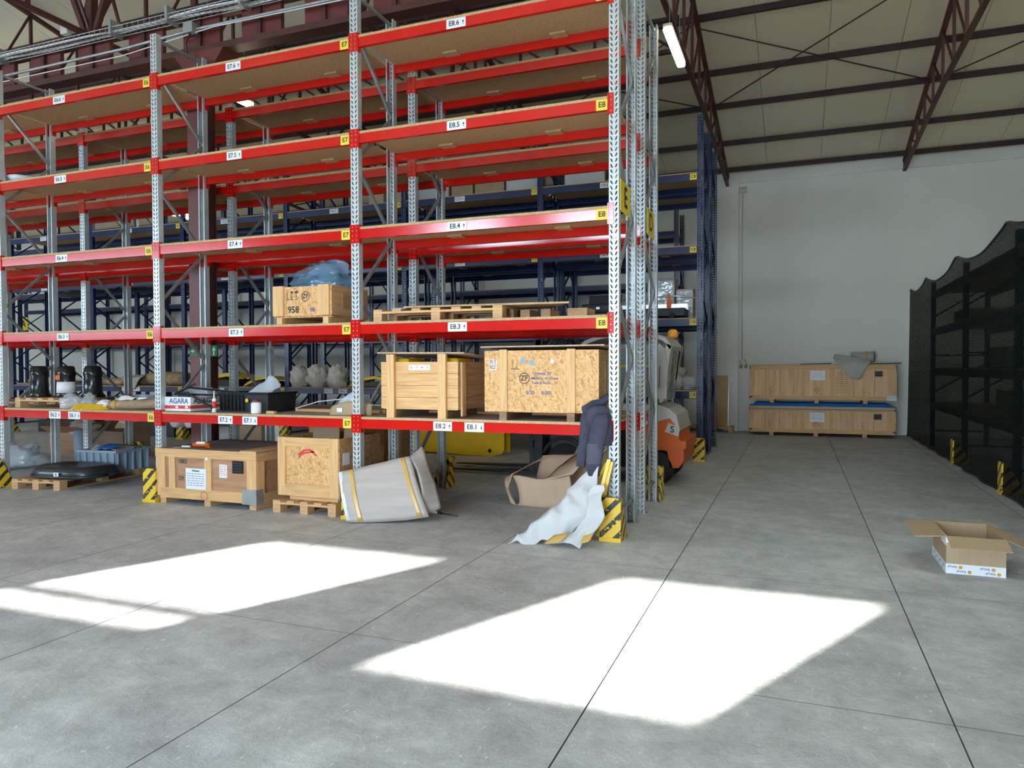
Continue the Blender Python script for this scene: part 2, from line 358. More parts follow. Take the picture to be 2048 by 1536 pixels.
# ================================================================== STRUCTURE
floor=G().box(XL-.3,XR+.3,YF-6,YB+.3,-.35,-.03,mjoint).build('floor',kind='structure',origin=(0,0,0))
slabs={}
xj=[.665+1.56*k for k in range(-19,7)]; yj=[-2.93-2.03*k for k in (4,3,2,1)]+[-2.93,-.88,1.14,3.2,5.3,7.4,9.5,11.6,12.45]
xj=[XL-.3]+[x for x in xj if XL<x<XR]+[XR+.3]
def slabmesh(w,d):
    k=(round(w,3),round(d,3))
    if k not in slabs:
        g=G(); e=.0018; b=.0018; x,y=w/2-e,d/2-e
        v=[(sx*x,sy*y,z) for z in (-.04,-.004) for sx,sy in ((-1,-1),(1,-1),(1,1),(-1,1))]+[(sx*(x-b),sy*(y-b),0) for sx,sy in ((-1,-1),(1,-1),(1,1),(-1,1))]
        f=[(0,1,5,4),(1,2,6,5),(2,3,7,6),(3,0,4,7),(4,5,9,8),(5,6,10,9),(6,7,11,10),(7,4,8,11)]
        g.add(v,f,mjoint); g.add(v[8:],[(0,1,2,3)],mconc); slabs[k]=g.mesh('slab')
    return slabs[k]
for i in range(len(xj)-1):
    for j in range(len(yj)-1):
        w,d=xj[i+1]-xj[i],yj[j+1]-yj[j]
        if d<.2: continue
        inst('slab',slabmesh(w,d),floor,((xj[i]+xj[i+1])/2,(yj[j]+yj[j+1])/2,0))
H0=6.42
G().box(XL-.3,XR+.3,YB,YB+.25,-.03,6.7,mwall).build('wall_back',kind='structure')
wl=G(); wl.box(XL-.25,XL,YF,YB,-.03,9,mwall).build('wall_left',kind='structure')
G().box(XR,XR+.25,YF,YB,-.03,9,mwall).build('wall_right',kind='structure')
wf=G(); y0,y1=YF-.15,YF
mwf=mat('grey_panel_wall',(.16,.16,.155),.8,0,.05,.6)
for q in ((XL,-25,-.03,6.6),(-25,-13,4.6,6.6),(-25,-13,-.03,3.2),(-13,-1.6,-.03,4.12),(1.6,XR,-.03,4.12),(-1.6,1.6,3.0,4.12),(-13,XR,5.41,6.6),(-13,-7.12,4.12,5.41),(-5.29,-3.87,4.12,5.41),(-2.04,XR,4.12,5.41)):
    if q[3]>q[2]: wf.box(q[0],q[1],y0,y1,q[2],q[3],mwf)
wf.build('wall_front',kind='structure')
for k,(a,b) in enumerate(((-7.12,-5.29),(-3.87,-2.04))):
    g=G()
    for q in ((a,a+.03,4.12,5.41),(b-.03,b,4.12,5.41),(a,b,4.12,4.15),(a,b,5.38,5.41)): g.box(q[0],q[1],YF-.12,YF-.04,q[2],q[3],mzinc)
    if k==0: g.box(a,b,YF-.14,YF-.04,4.305,4.385,mzinc)
    g.build('window_%d'%(k+1),kind='structure')
# pilaster on the back wall and its ledge line
G().box(-.34,.22,YB-.12,YB,-.0,6.1,mwall).build('trim_1',kind='structure')
G().box(XL,XR,YB-.03,YB,6.10,6.14,mwall).build('trim_2',kind='structure')
def roofz(Y): return 6.42+.2*(11.2-abs(Y-1))
LIGHTS={1.47,2.66,3.85,5.04,6.23,7.42}  # unseen translucent roof panels added to brighten floor and back wall
m,nt,bb=newmat('fill_rooflight_sheet'); tl=N(nt,'ShaderNodeBsdfTranslucent'); tl.inputs[0].default_value=(.30,.31,.29,1); nt.links.new(tl.outputs[0],nt.nodes['Material Output'].inputs[0]); mrl=m
pw=1.19
def slope(x0,x1,ya,yb,za,zb,lo,hi,m,g=None):
    g=g or G(); v=[(sx,yy,zz+t) for t in (lo,hi) for sx,yy,zz in ((x0,ya,za),(x1,ya,za),(x1,yb,zb),(x0,yb,zb))]
    return g.add(v,[(0,1,2,3),(7,6,5,4),(0,4,5,1),(1,5,6,2),(2,6,7,3),(3,7,4,0)],m)
SL=[]
for (ya,yb) in ((12.55,6.6),(6.6,1),(1,-1.6),(-1.6,-4.6),(-4.6,-10.5)): SL.append((ya,yb,roofz(ya),roofz(yb)))
cols=sorted(LIGHTS); deck=G()
for i,(ya,yb,za,zb) in enumerate(SL):
    if i!=2: slope(XL-.3,XR+.3,ya,yb,za,zb,.062,.11,mroof,deck)
    else:
        x=XL-.3
        for c in cols:
            if c-pw/2>x+.01: slope(x,c-pw/2,ya,yb,za,zb,.062,.11,mroof,deck)
            x=c+pw/2
        slope(x,XR+.3,ya,yb,za,zb,.062,.11,mroof,deck)
roof=deck.build('ceiling',kind='structure',origin=(0,0,0))
for i,(ya,yb,za,zb) in enumerate(SL):
    me=slope(-pw/2+.004,pw/2-.004,ya,yb,za,zb,0,.06,mroof).mesh('panel'); ml=slope(-pw/2,pw/2,ya,yb,za,zb,.02,.03,mrl).mesh('fill_rooflight')
    xx=.28-pw*24
    while xx<XR+.2:
        lit=i==2 and any(abs(xx-c)<.05 for c in cols)
        if xx>XL-.2: inst('fill_rooflight' if lit else 'panel',ml if lit else me,roof,(xx,0,0))
        xx+=pw
# ---- roof steel
ys=[12.04,10.72,9.15,7.95,6.32,5.0,3.7,2.35,1.0]; ys+=[2-y for y in ys[:-1][::-1]]
ORD=['closest to the white wall','second from the white wall','third from the white wall','fourth from the white wall','fifth from the white wall','at the far roof ridge']
for yi,y in enumerate(ys):
    z=roofz(min(y,12.2))
    G().box(XL,XR,y-.032,y+.032,z-.115,z-.01,mpurl).build('purlin',None,'dark brown roof purlin '+(ORD[yi] if yi<5 else 'near a ridge or above the racks'),'purlin','roof purlins')
def put_truss(X,label):
    t=thing('roof_truss',label,'truss',(X,12.2,0))
    zl=lambda Y: 6.05+.25*min(1,(11.2-abs(Y-1))/4.5); zu=lambda Y: roofz(Y)-.16
    n=24; Y=[12.2-22.4*i/n for i in range(n+1)]
    g=G(); 
    for a,b in zip(Y,Y[1:]): g.bar((X,a,zl(a)),(X,b,zl(b)),.07,.06,mbrown)
    g.build('bottom_chord',t); g=G()
    for a,b in zip(Y,Y[1:]): g.bar((X,a,zu(a)),(X,b,zu(b)),.08,.06,mbrown)
    g.build('top_chord',t)
    for i in range(n+1):
        if zu(Y[i])-zl(Y[i])>.1: q=.11 if i==n//2 else .045; G().bar((X,Y[i],zl(Y[i])),(X,Y[i],zu(Y[i])),q,q,mbrown).build('web_member',t)
        if i<n:
            up=(i if i<n//2 else i+1); lo=(i+1 if i<n//2 else i)
            G().bar((X,Y[up],zu(Y[up])),(X,Y[lo],zl(Y[lo])),.03,.035,mbrown).build('web_member',t)
    return t
for X,q in ((-.05,'ending on the pilaster of the white wall'),(3.82,'nearest the dark netted rack'),(-3.92,'behind the top of the middle red rack bay'),(-7.79,'above the small pale junction box'),(-11.66,'at the far left of the hall'),(7.69,'beyond the dark netted rack')):
    put_truss(X,'rusty brown steel roof truss '+q)
t=thing('lattice_girder','dark brown lattice girder running lengthwise behind the top red shelves','girder',(0,4.6,6.3))
G().box(-20,-.1,4.57,4.63,6.30,6.36,mpurl).build('bottom_chord',t); G().box(-20,-.1,4.57,4.63,6.78,6.84,mpurl).build('top_chord',t)
wv=G().bar((0,0,.06),(0,0,.48),.04,.04,mpurl).mesh('web_member'); wd=G().bar((0,0,.48),(.6,0,.06),.035,.035,mpurl).mesh('web_member')
for k in range(32): inst('web_member',wv,t,(-20+.62*k,0,0)); inst('web_member',wd,t,(-20+.62*k,0,0))
def rz(x,y): return (x,y,roofz(y)-.2)
for a,b,l in ((rz(-.05,6.35),rz(3.82,8.9),'thin dark bracing rod falling away to the right under the roof'),(rz(-.05,8.9),rz(3.82,5.6),'thin dark bracing rod rising to the right under the roof'),
              (rz(-3.9,6.5),rz(-.05,9.0),'thin dark bracing rod just left of the lit fluorescent tube'),(rz(-3.9,8.9),rz(-.05,6.2),'thin dark bracing rod behind the tall grey upright'),(rz(3.82,9.0),rz(7.7,6.2),'thin dark bracing rod above the netted rack')):
    G().tube([a,b],.012,mpurl,6).build('bracing_rod',None,l,'bracing rod')
# ---- crane-like box girder on column line
t=thing('girder','brown steel girder with rectangular web openings above the red racks','girder',(0,1.0,5.75))
G().box(-20,6,.92,1.08,6.20,6.29,mbrown).build('top_flange',t)
G().box(-20,6,.90,1.10,5.72,5.80,mbrown).build('bottom_flange',t)
x=-19.8; k=0
bp=G().box(0,.62,-.03,.03,5.8,6.2,mcol).mesh('web_plate'); 
while x<5.6:
    inst('web_plate',bp,t,(x,0,-5.75)); x+=.62+.36
fl=G().box(-.03,.03,-.07,.07,5.8,6.2,mbrown).mesh('stiffener')
x=-19.5
while x<5.6: inst('stiffener',fl,t,(x,0,-5.75)); x+=.98
def post(X):
    tt=thing('steel_column','brown red steel column rising between the two red racks','column',(X,1.02,0)) if X==-5.73 else thing('steel_column','brown red steel column beyond the left edge','column',(X,1.02,0))
    G().box(X-.21,X,.88,.895,0,5.72,mcol).build('flange',tt); G().box(X-.21,X,1.145,1.16,0,5.72,mcol).build('flange',tt)
    G().box(X-.03,X-.012,.895,1.145,0,5.72,mbrown).build('web',tt); G().box(X-.2,X-.185,.895,1.145,0,5.72,mbrown).build('web',tt)
    g=G().prism([(X-.2,5.45),(X-.42,5.72),(X+.42,5.72),(X+.2,5.45)],.87,1.17,mcol); g.build('bracket',tt)
    G().box(X-.25,X+.04,.85,1.19,0,.02,mcol).build('base_plate',tt)
    return tt
post(-5.73)
# emergency exit signs on the column
def arrow(g,x,y,z,s,m,up=True,left=False):
    if left: g.add([(x+s*.5,y,z+s*.09),(x+s*.5,y,z-s*.09),(x-s*.1,y,z-s*.09),(x-s*.1,y,z+s*.09)],[(0,1,2,3)],m).add([(x-s*.5,y,z),(x-s*.05,y,z+s*.35),(x-s*.05,y,z-s*.35)],[(0,1,2)],m)
    else:
        q=1 if up else -1
        g.add([(x-s*.08,y,z-q*s*.5),(x+s*.08,y,z-q*s*.5),(x+s*.08,y,z+q*s*.1),(x-s*.08,y,z+q*s*.1)],[(0,1,2,3)],m).add([(x-s*.3,y,z+q*s*.05),(x+s*.3,y,z+q*s*.05),(x,y,z+q*s*.5)],[(0,1,2)],m)
g=G().box(-5.69,-5.47,.865,.872,1.74,1.885,mgreen); 
g.box(-5.575,-5.572,.862,.865,1.75,1.875,mpaper); arrow(g,-5.52,.861,1.812,.11,mpaper)
for a,b in (((-5.63,1.85),(-5.64,1.81)),((-5.64,1.82),(-5.62,1.79)),((-5.64,1.82),(-5.665,1.83)),((-5.64,1.805),(-5.62,1.77)),((-5.64,1.805),(-5.67,1.775)),((-5.628,1.862),(-5.622,1.868))): g.bar((a[0],.862,a[1]),(b[0],.862,b[1]),.004,.014,mpaper)
g.build('exit_sign',None,'green exit sign with running figure and upward arrow on the column','sign')
g=G().box(-5.93,-5.80,.865,.872,1.75,1.875,mgreen); arrow(g,-5.865,.861,1.812,.09,mpaper,left=True)
g.build('exit_sign',None,'green sign with a left arrow on the column, behind the grey upright','sign')
# cable tray, pipes
t=thing('cable_tray','galvanised wire cable tray with white cables along the top of the girder','cable tray',(0,.84,6.2))
for y,z in ((.72,6.14),(.88,6.14),(.72,6.20),(.88,6.20),(.80,6.14)): G().tube([(-20,y,z),(4,y,z)],.006,mzinc,5).build('rail_wire',t)
ru=G().bar((0,.72,6.14),(0,.72,6.21),.006,.006,mzinc).bar((0,.72,6.14),(0,.88,6.14),.006,.006,mzinc).bar((0,.88,6.14),(0,.88,6.21),.006,.006,mzinc).mesh('cross_wire')
for k in range(120): inst('cross_wire',ru,t,(-14+k*.1,-.84,-6.2))
for k,(yy,zz) in enumerate(((.76,6.17),(.84,6.165))):
    G().tube([(-20+i*.5,yy+.02*math.sin(i*1.7+k),zz+.02*math.sin(i*.9+k*2)) for i in range(48)],.013,mwhite,6).build('cable',t,'white cable')
for x in (-9.4,-7.1,-6.1,-4.9): G().box(x-.02,x+.02,.70,.90,6.10,6.30,mzinc).build('hanger',t)
t=thing('pipe','grey conduit pipe clamped across the front of the openwork girder','pipe',(0,.8,5.95))
G().tube([(-20,.82,5.86),(-7,.82,5.93),(-5.7,.82,5.98),(4,.82,5.95)],.02,mzinc,8).build('pipe_run',t)
G().tube([(-20,.8,5.80),(-7,.8,5.83),(-5.4,.8,5.95),(4,.8,5.86)],.007,mwhite,6).build('thin_cable',t)
G().box(-5.85,-5.70,.74,.84,5.92,6.05,mzinc).tube([(-5.75,.78,5.95),(-5.85,.78,5.8),(-5.83,.8,5.62)],.012,mbrown).build('clamp',t)
G().rbox(-8.02,-7.88,.68,.76,6.24,6.36,mlwhite,.01).build('junction_box',None,'small pale junction box on the cable tray at upper left','junction box')
g=G(); 
t=thing('roof_strut','brown steel struts spreading upward from the girder, upper left','strut',(-7.79,1,6.29))
for x,y,x2,w in ((-7.86,.98,-8.75,.07),(-7.72,.98,-6.85,.07),(-8.15,1.07,-7.5,.035),(-7.3,1.07,-7.95,.035),(-5.9,1.0,-5.9,.06),(-4.9,1.0,-5.4,.035)): G().bar((x,y,6.29),(x2,y,8.3),w,w,mbrown).build('strut',t)
# wall fittings
t=thing('wall_conduit','thin grey conduit dropping down the white wall from a square box','conduit',(.30,12.28,1.7))
G().tube([(.30,12.27,1.75),(.30,12.27,5.85)],.008,mlwhite,6).build('conduit_pipe',t); G().rbox(.22,.40,12.22,12.3,5.86,6.0,mlwhite,.01).build('box_cover',t)
for x,l in ((.28,'left of the two small brass hooks on the white wall'),(.40,'right of the two small brass hooks on the white wall')):
    G().rbox(x-.035,x+.035,12.24,12.3,1.55,1.64,mkraft,.01).tube([(x,12.25,1.64),(x,12.2,1.72),(x-.03,12.22,1.76),(x-.03,12.26,1.70)],.008,mlwhite,6).build('wall_hook',None,l,'hook')
# ================================================================== RACKS
def upright_mesh(name,H,w,m,style):
    g=G(); p=.05; n=int(H/p); d=.075
    def cell(P,u0,u1,z0,z1,hole):
        c=[P(u0,z0),P(u1,z0),P(u1,z1),P(u0,z1)]; h=[P(*q) for q in hole]
        g.add(c+h,[(0,1,5,4),(1,2,6,5),(2,3,7,6),(3,0,4,7)],m)
    for i in range(n):
        z0,z1=i*p,(i+1)*p; zc=z0+p/2
        for sgn in (-1,1):
            a,b=(-w/2,0) if sgn<0 else (0,w/2); uc=sgn*w*.235
            if style=='drop':
                s=.0065*-sgn; hw=.0068; hh=.0165
                hole=[(uc-hw+ -s,zc-hh),(uc+hw-s,zc-hh),(uc+hw+s,zc+hh),(uc-hw+s,zc+hh)]
                hole=[(2*uc-q[0],q[1]) for q in hole]; hole=[hole[1],hole[0],hole[3],hole[2]]
            else:
                hw=.009; hh=.0135; hole=[(uc-hw,zc-hh),(uc+hw,zc-hh),(uc+hw,zc+hh),(uc-hw,zc+hh)]
            cell(lambda u,z:(u,0,z),a,b,z0,z1,hole)
            x=sgn*w/2; hw=.003; hh=.003
            fn=(lambda u,z:(x,u,z)); cell(fn,0,d,z0,z1,[(d*.55-hw,zc-hh),(d*.55+hw,zc-hh),(d*.55+hw,zc+hh),(d*.55-hw,zc+hh)])
    for sgn in (-1,1):
        x=sgn*w/2; g.box(min(x,x-sgn*.014),max(x,x-sgn*.014),d-.002,d,0,n*p,m)
        g.box(-w/2,w/2,-.0005,.002,0,.001,m)
    return g.mesh(name)
UM={}
def brace_mesh(d,dz,m,key):
    k=('b',d,dz,key)
    if k not in UM:
        UM[k]=G().bar((0,.035,0),(0,d-.035,dz),.03,.03,m).mesh('diagonal_brace')
    return UM[k]
def labelled(g,code,x,y,z,up=None):
    if up is None: g.box(x-.055,x+.055,y-.002,y,z-.05,z+.05,myel); g.text(code,.07,(x,y-.0035,z),mtext)
    else:
        g.box(x-.105,x+.105,y-.002,y,z-.046,z+.046,mpaper); g.text(code,.068,(x-.022,y-.0035,z),mtext); arrow(g,x+.078,y-.0035,z,.042,mtext,up)
def rack(label,xs,Y0,d,levels,H,w,m,style,fm,node0,pitch,dm,bh=.095,nm='pallet_rack',code='',detail=True,skip=(),back_h=None,grp=None,rot=None,front_label=True,sparse=None,Hend=None,dtop=None):
    t=thing(nm,label,'rack',(xs[0],Y0,0),grp)
    key=('u',H,w,style,m.name)
    if key not in UM: UM[key]=upright_mesh('upright',H,w,m,style)
    foot=UM.setdefault('foot',G().box(-.07,.07,-.03,.10,0,.006,msteel).box(.05,.062,-.022,-.01,.006,.03,msteel).mesh('foot_plate'))
    X0=xs[0]
    for k,x in enumerate(xs):
        um=UM[key]
        if Hend and k==0:
            k2=('u',Hend,w,style,m.name)
            if k2 not in UM: UM[k2]=upright_mesh('upright',Hend,w,m,style)
            um=UM[k2]
        u=inst('upright',um,t,(x-X0,0,0)); inst('foot_plate',foot,u,(0,0,0))
        u=inst('upright',um,t,(x-X0,d,0),math.pi); inst('foot_plate',foot,u,(0,0,0))
        hh=(Hend if Hend and k==0 else H); z=node0; fr=True
        while z<hh-.1:
            z2=z+pitch/2
            if z2<hh:
                me=brace_mesh(d,pitch/2 if fr else -pitch/2,fm,m.name)
                inst('diagonal_brace',me,t,(x-X0,0,z if fr else z2))
            z=z2; fr=not fr
        inst('horizontal_brace',brace_mesh(d,.0001,fm,m.name),t,(x-X0,0,.22))
        if detail: inst('horizontal_brace',brace_mesh(d,.0001,fm,m.name),t,(x-X0,0,hh-.1))
    for b in range(len(xs)-1):
        xr,xl=xs[b],xs[b+1]; L=xr-xl-w; xm=(xr+xl)/2
        kb=('beam',round(L,3),m.name if m is mblue else 'red',bh)
        bm=mblue if m is mblue else mred
        if kb not in UM:
            UM[kb]=G().prism([(.002,-bh/2),(.048,-bh/2),(.048,bh/2-.02),(.034,bh/2-.02),(.034,bh/2),(.002,bh/2)],-L/2,L/2,bm,axis='x').mesh('beam')
            cg=G().box(0,w/2-.001,-.008,-.004,-.105,.09,bm).box(-.012,0.003,-.008,.045,-.105,.09,bm)
            for q in (-.075,-.025,.025,.065): cg.lathe((w*.235,-.008,q),[(.006,0),(.005,.003)],msteel,8,'y')
            UM[kb+('c',)]=cg.mesh('beam_connector')
            UM[kb+('d',)]=G().box(-L/2,L/2,.003,d-.003,0,.0262,dm).add([(-L/2,.012,.0266),(L/2,.012,.0266),(L/2,d-.012,.0266),(-L/2,d-.012,.0266)],[(0,1,2,3)],mdeckE).mesh('shelf_board')
            UM[kb+('k',)]=G().box(-.085,.085,-.055,.055,-.022,-.001,dm).mesh('support_block')
        for li,z in enumerate(levels):
            if (b,li) in skip: continue
            for side in (0,1):
                bo=inst('beam',UM[kb],t,(xm-X0,0 if side==0 else d,z-.01),0 if side==0 else math.pi)
                if detail:
                    for s2 in (-1,1):
                        o=inst('beam_connector',UM[kb+('c',)],bo,(s2*L/2,0,.01)); 
                        if s2<0: o.scale=(-1,1,1)
                if side==0 and front_label and code:
                    num=b0n(code,b); g=G(); labelled(g,num,L/2-.065,0,.0); g.build('bay_label',bo,'yellow bay label',origin=(0,0,0))
                    if detail or sparse:
                        for q in (((num+'.2',-.37,True),(num+'.1',-.02,False)) if li==0 else (('%s.%d'%(num,li+2),-.20,True),)):
                            g=G(); labelled(g,q[0],q[1],0,0,q[2]); g.build('location_label',bo,'white location label',origin=(0,0,0))
            do=inst('shelf_board',UM[kb+('d',)],t,(xm-X0,0,z+.04))
            if detail or li<3:
                for fx in (-.22,.24):
                    for yy in (.10,d-.10): inst('support_block',UM[kb+('k',)],do,(fx*L+.05*((li*7+b*3)%3-1),yy,-.0))
    return t
def b0n(code,b): return code[0]+str(int(code[1])-b)
EX=[0,-2.78,-5.565,-8.35,-11.13]
LV=[1.0,2.0,3.0,4.0,5.0]
E8='red beamed pallet rack on perforated grey uprights, front row'
rack(E8+' facing the open floor',EX,0,.8,LV,5.6,.094,mgalv,'drop',msteel,.97,1.39,mdeck,code='E8')
rack('red beamed pallet rack standing back to back behind the front one',[-.005,-2.785,-5.57,-8.355,-11.14,-13.92],1.24,.8,LV,5.16,.094,mgalv,'drop',msteel,.4,1.37,mdeck,code='',Hend=5.6)
CX=[.045,-2.79,-5.62,-8.45,-11.28,-14.11,-16.94]
LC=[1.12,2.35,3.57,4.79]
rack('blue pallet rack across the aisle behind the red racks',CX,6.0,1.0,LC,5.85,.1,mblue,'sq',mblue,.5,1.3,mdeck,bh=.12,code='C8',detail=False,sparse=True)
rack('blue pallet rack backed against the labelled blue one',[x+.0 for x in CX]+[-19.8],7.25,1.0,LC,5.85,.1,mblue,'sq',mblue,.5,1.3,mdeck,bh=.12,detail=False)
AX=[-1.14-2.83*k for k in range(9)]
rack('dark blue pallet rack along the far white wall',AX,11.15,1.0,LC,5.4,.1,mblue,'sq',mblue,.5,1.3,mdeck,bh=.12,detail=False)
# end-of-row signs
for Y,l,c in ((.02,'yellow sign with letter E on the end frame of the front rack','E'),(1.30,'yellow sign with letter D on the end frame of the second red rack','D')):
    g=G().box(.052,.058,Y,Y+.42,3.02,3.31,myel); g.text(c,.27,(.0605,Y+.21,3.165),mtext,(0,1,0)); g.build('row_sign',None,l,'sign')
g=G().box(-24.0,-23.6,11.10,11.13,2.95,3.4,myel); g.text('A',.34,(-23.8,11.095,3.17),mtext); g.build('row_sign',None,'yellow sign with letter A on the far wall rack','sign')
# guards
def guard(x,y,face,label):
    t=thing('column_guard',label,'column guard',(x,y,0),None,0 if face<0 else math.pi)
    h=.40; g=G().box(-.09,.09,-.145,-.138,0,h,mstripe); o=bpy.data.objects.new('front_plate',g.mesh('front_plate')); C.objects.link(o); o.parent=t
    for s in (-1,1):
        a,b=(s*.09,s*.097); g=G().prism([(-.145,0),(.13,0),(-.09,h),(-.145,h)],min(a,b),max(a,b),mstripe,axis='x'); o=bpy.data.objects.new('side_plate',g.mesh('side_plate')); C.objects.link(o); o.parent=t
    g=G().box(-.10,.10,-.155,-.146,0,.035,myellow); o=bpy.data.objects.new('kick_plate',g.mesh('kick_plate')); C.objects.link(o); o.parent=t
gn=['at the aisle end of the front rack, scuffed','beside the leaning wrapped panel','left of the plywood crate with papers','at the left edge beside the long pallet']
for x,s in zip(EX,gn): guard(x,0,-1,'yellow and black striped column guard '+s)
for x,s in zip([-.005,-2.785,-5.57,-8.355],['behind the aisle end upright, by the forklift','behind the thin tool on the floor','hidden behind the plywood crate','right of the grey plastic bin']): guard(x,2.04,1,'yellow and black striped column guard '+s)
for x,s in zip(CX,['at the aisle end of the blue rack','beside the forklift mast','left of the low yellow cover','above the open chipboard crate','beside the white rolls','behind the brown boxes','far left behind the plastic film']): guard(x,6.0,-1,'yellow and black striped column guard '+s)
# ================================================================== LAMPS
def lamp(x,y,z,L,label,rod=True):
    t=thing('ceiling_lamp',label,'lamp',(x,y,z))
    G().rbox(x-.06,x+.06,y-L/2,y+L/2,z+.02,z+.07,mlwhite,.02).build('housing',t)
    G().rbox(x-.055,x+.055,y-L/2+.01,y+L/2-.01,z-.03,z+.022,mlamp,.02).build('diffuser',t,'glowing diffuser')
    for s in (-1,1): G().tube([(x,y+s*L*.35,z+.07),(x,y+s*L*.35,min(roofz(y)-.02,z+1.6))],.004,mzinc,5).build('hanger_wire',t)
lamp(.06,3.15,5.75,1.2,'lit fluorescent tube lamp hanging beside the truss right of the red rack')
lamp(.06,-3.2,6.0,1.3,'lit fluorescent lamp hanging over the open floor in front of the racks')
lamp(-5.93,1.6,5.45,1.0,'lit lamp showing between the shelves of the middle red bay')
lamp(-13.2,8.0,5.5,1.2,'lit lamp showing left of the brown column')
lamp(-12.1,7.0,5.3,1.0,'lit lamp close to the brown column, right of its twin')
lamp(-17.6,6.5,5.45,1.2,'lit lamp low at the left edge between shelves')
lamp(-6,-3.2,6.0,1.3,'unseen fluorescent fill lamp over the open floor farther left')  # out-of-view lamp added for base fill
lamp(6.3,3.1,5.8,1.3,'unseen fluorescent fill lamp above the netted rack')  # lamp outside the view, added to lift the right side
lamp(6.3,-3.2,6.0,1.3,'unseen fluorescent fill lamp over the floor at the right')  # another added lamp out of view, for fill
# ================================================================== ITEMS (local coordinates inside each thing)
def part(t,name,g,label=None,kind=None):
    o=g.build(name,t,label,kind=kind,origin=(0,0,0)); return o
def sub(o,name,g,label=None): return g.build(name,o,label,origin=(0,0,0))
def single(name,label,cat,g,loc=(0,0,0),rz=0,group=None):
    o=g.build(name,None,label,cat,group,origin=(0,0,0)); o.location=loc; o.rotation_euler=(0,0,rz); return o
def pallet(label,loc,w,d,rz=0,ns=5,nb=3,h=.144,mdk=None,group=None):
    t=thing('wooden_pallet',label,'pallet',loc,group,rz); m=mdk or mwy
    bw=.1; s=(w-ns*bw)/(ns-1)
    db=G().box(0,bw,0,d,h-.022,h,m).mesh('deck_board')
    for i in range(ns): inst('deck_board',db,t,(i*(bw+s),0,0))
    cb=G().box(0,w,0,.12,h-.044,h-.022,mwx).mesh('cross_board'); bb=G().box(0,.1,0,d,0,.02,m).mesh('bottom_board')
    bl=G().box(0,.1,0,.12,.02,h-.044,mwy).mesh('block')
    for j in range(3):
        inst('cross_board',cb,t,(0,j*(d-.12)/2,0))
        for i in range(nb): inst('block',bl,t,(i*(w-.1)/(nb-1),j*(d-.12)/2,0))
    for i in range(nb): inst('bottom_board',bb,t,(i*(w-.1)/(nb-1),0,0))
    return t
def sc_lines(g,x0,x1,z0,z1,y,m,n=6,seed=1,h=.006):
    r=random.Random(seed)
    for i in range(n):
        z=z1-(z1-z0)*(i+.5)/n; x=x0
        while x<x1-.01:
            l=r.uniform(.012,.05); e=min(x1,x+l); g.add([(x,y,z),(e,y,z),(e,y,z+h),(x,y,z+h)],[(0,1,2,3)],m); x=e+.01
def ring(g,x,z,r,y,m,w=.006,n=24,parts=1.0):
    for i in range(int(n*parts)):
        a,b=2*math.pi*i/n,2*math.pi*(i+1)/n
        g.add([(x+q*math.cos(t),y,z+q*math.sin(t)) for q,t in ((r,a),(r,b),(r-w,b),(r-w,a))],[(0,1,2,3)],m)
# ---- crate A: plywood crate on the floor
t=thing('plywood_crate','long reddish plywood crate with pale wooden frame and papers, on the floor','crate',(-5.47,-.12,0))
w,d,z0,z1=1.46,1.12,.09,.635
part(t,'front_panel',G().box(.02,w-.02,.02,.03,z0,z1,mply)); part(t,'side_panel',G().box(w-.03,w-.02,.03,d,z0,z1,mply)); part(t,'side_panel',G().box(.02,.03,.03,d,z0,z1,mply)); part(t,'rear_panel',G().box(.02,w-.02,d-.01,d,z0,z1,mply))
part(t,'lid',G().box(0,w,.01,d,z1,z1+.012,mfelt),'dark grey brown lid board')
part(t,'rail',G().box(-.02,w,0,.02,z1-.085,z1+.012,mwx)); part(t,'rail',G().box(.05,w,0,.02,z0-.02,z0+.10,mwx))
for a,b in ((0,.13),(.19,.28),(.72,.82),(w-.13,w-.0)): part(t,'batten',G().box(a,b,.001,.022,z0+.10 if a>.1 else z0,z1-.085,mwz))
part(t,'rail',G().box(w-.02,w,.02,d,z1-.10,z1,mwy)); part(t,'rail',G().box(w-.02,w,.02,d,z0-.04,z0+.08,mwy)); part(t,'batten',G().box(w-.018,w+.002,.02,.14,z0+.08,z1-.10,mwz))
part(t,'lid_batten',G().box(w-.22,w+.005,-.005,d,z1+.012,z1+.026,mwy))
for a in (.03,.70,w-.11): part(t,'skid',G().box(a,a+.09,.02,d-.02,0,z0-.02,mwy))
g=G().box(.45,.75,-.004,-.001,.19,.43,mpaper); g.text('Release',.035,(.6,-.006,.405),mtext); sc_lines(g,.47,.73,.22,.38,-.006,mtextb,6,3); part(t,'paper_sheet',g,'pale blue paper notice')
g=G().box(.93,1.04,.014,.018,.34,.49,mpaper); sc_lines(g,.94,1.03,.36,.48,.012,mredink,6,4); part(t,'paper_card',g,'white card with red print')
g=G().box(1.12,1.27,.008,.02,.40,.54,mblack)
for k in range(4): g.box(1.13,1.26,.002,.01,.415+k*.032,.43+k*.032,mblackm)
part(t,'vent',g,'black louvred vent')
part(t,'corner_plate',G().box(w-.19,w+.008,-.008,0,z0-.03,z0+.14,mzinc).box(w,w+.008,0,.1,z0-.03,z0+.14,mzinc),'grey metal corner plate')
g=G(); ring(g,.72,.12,.05,-.003,mredink,.006,24); ring(g,.76,.55,.02,-.003,mpaper,.02,12); g.text('1883',.07,(.38,.018,.50),mtext); g.text('7/F',.07,(.36,.018,.30),mtext); part(t,'stencil_print',g)
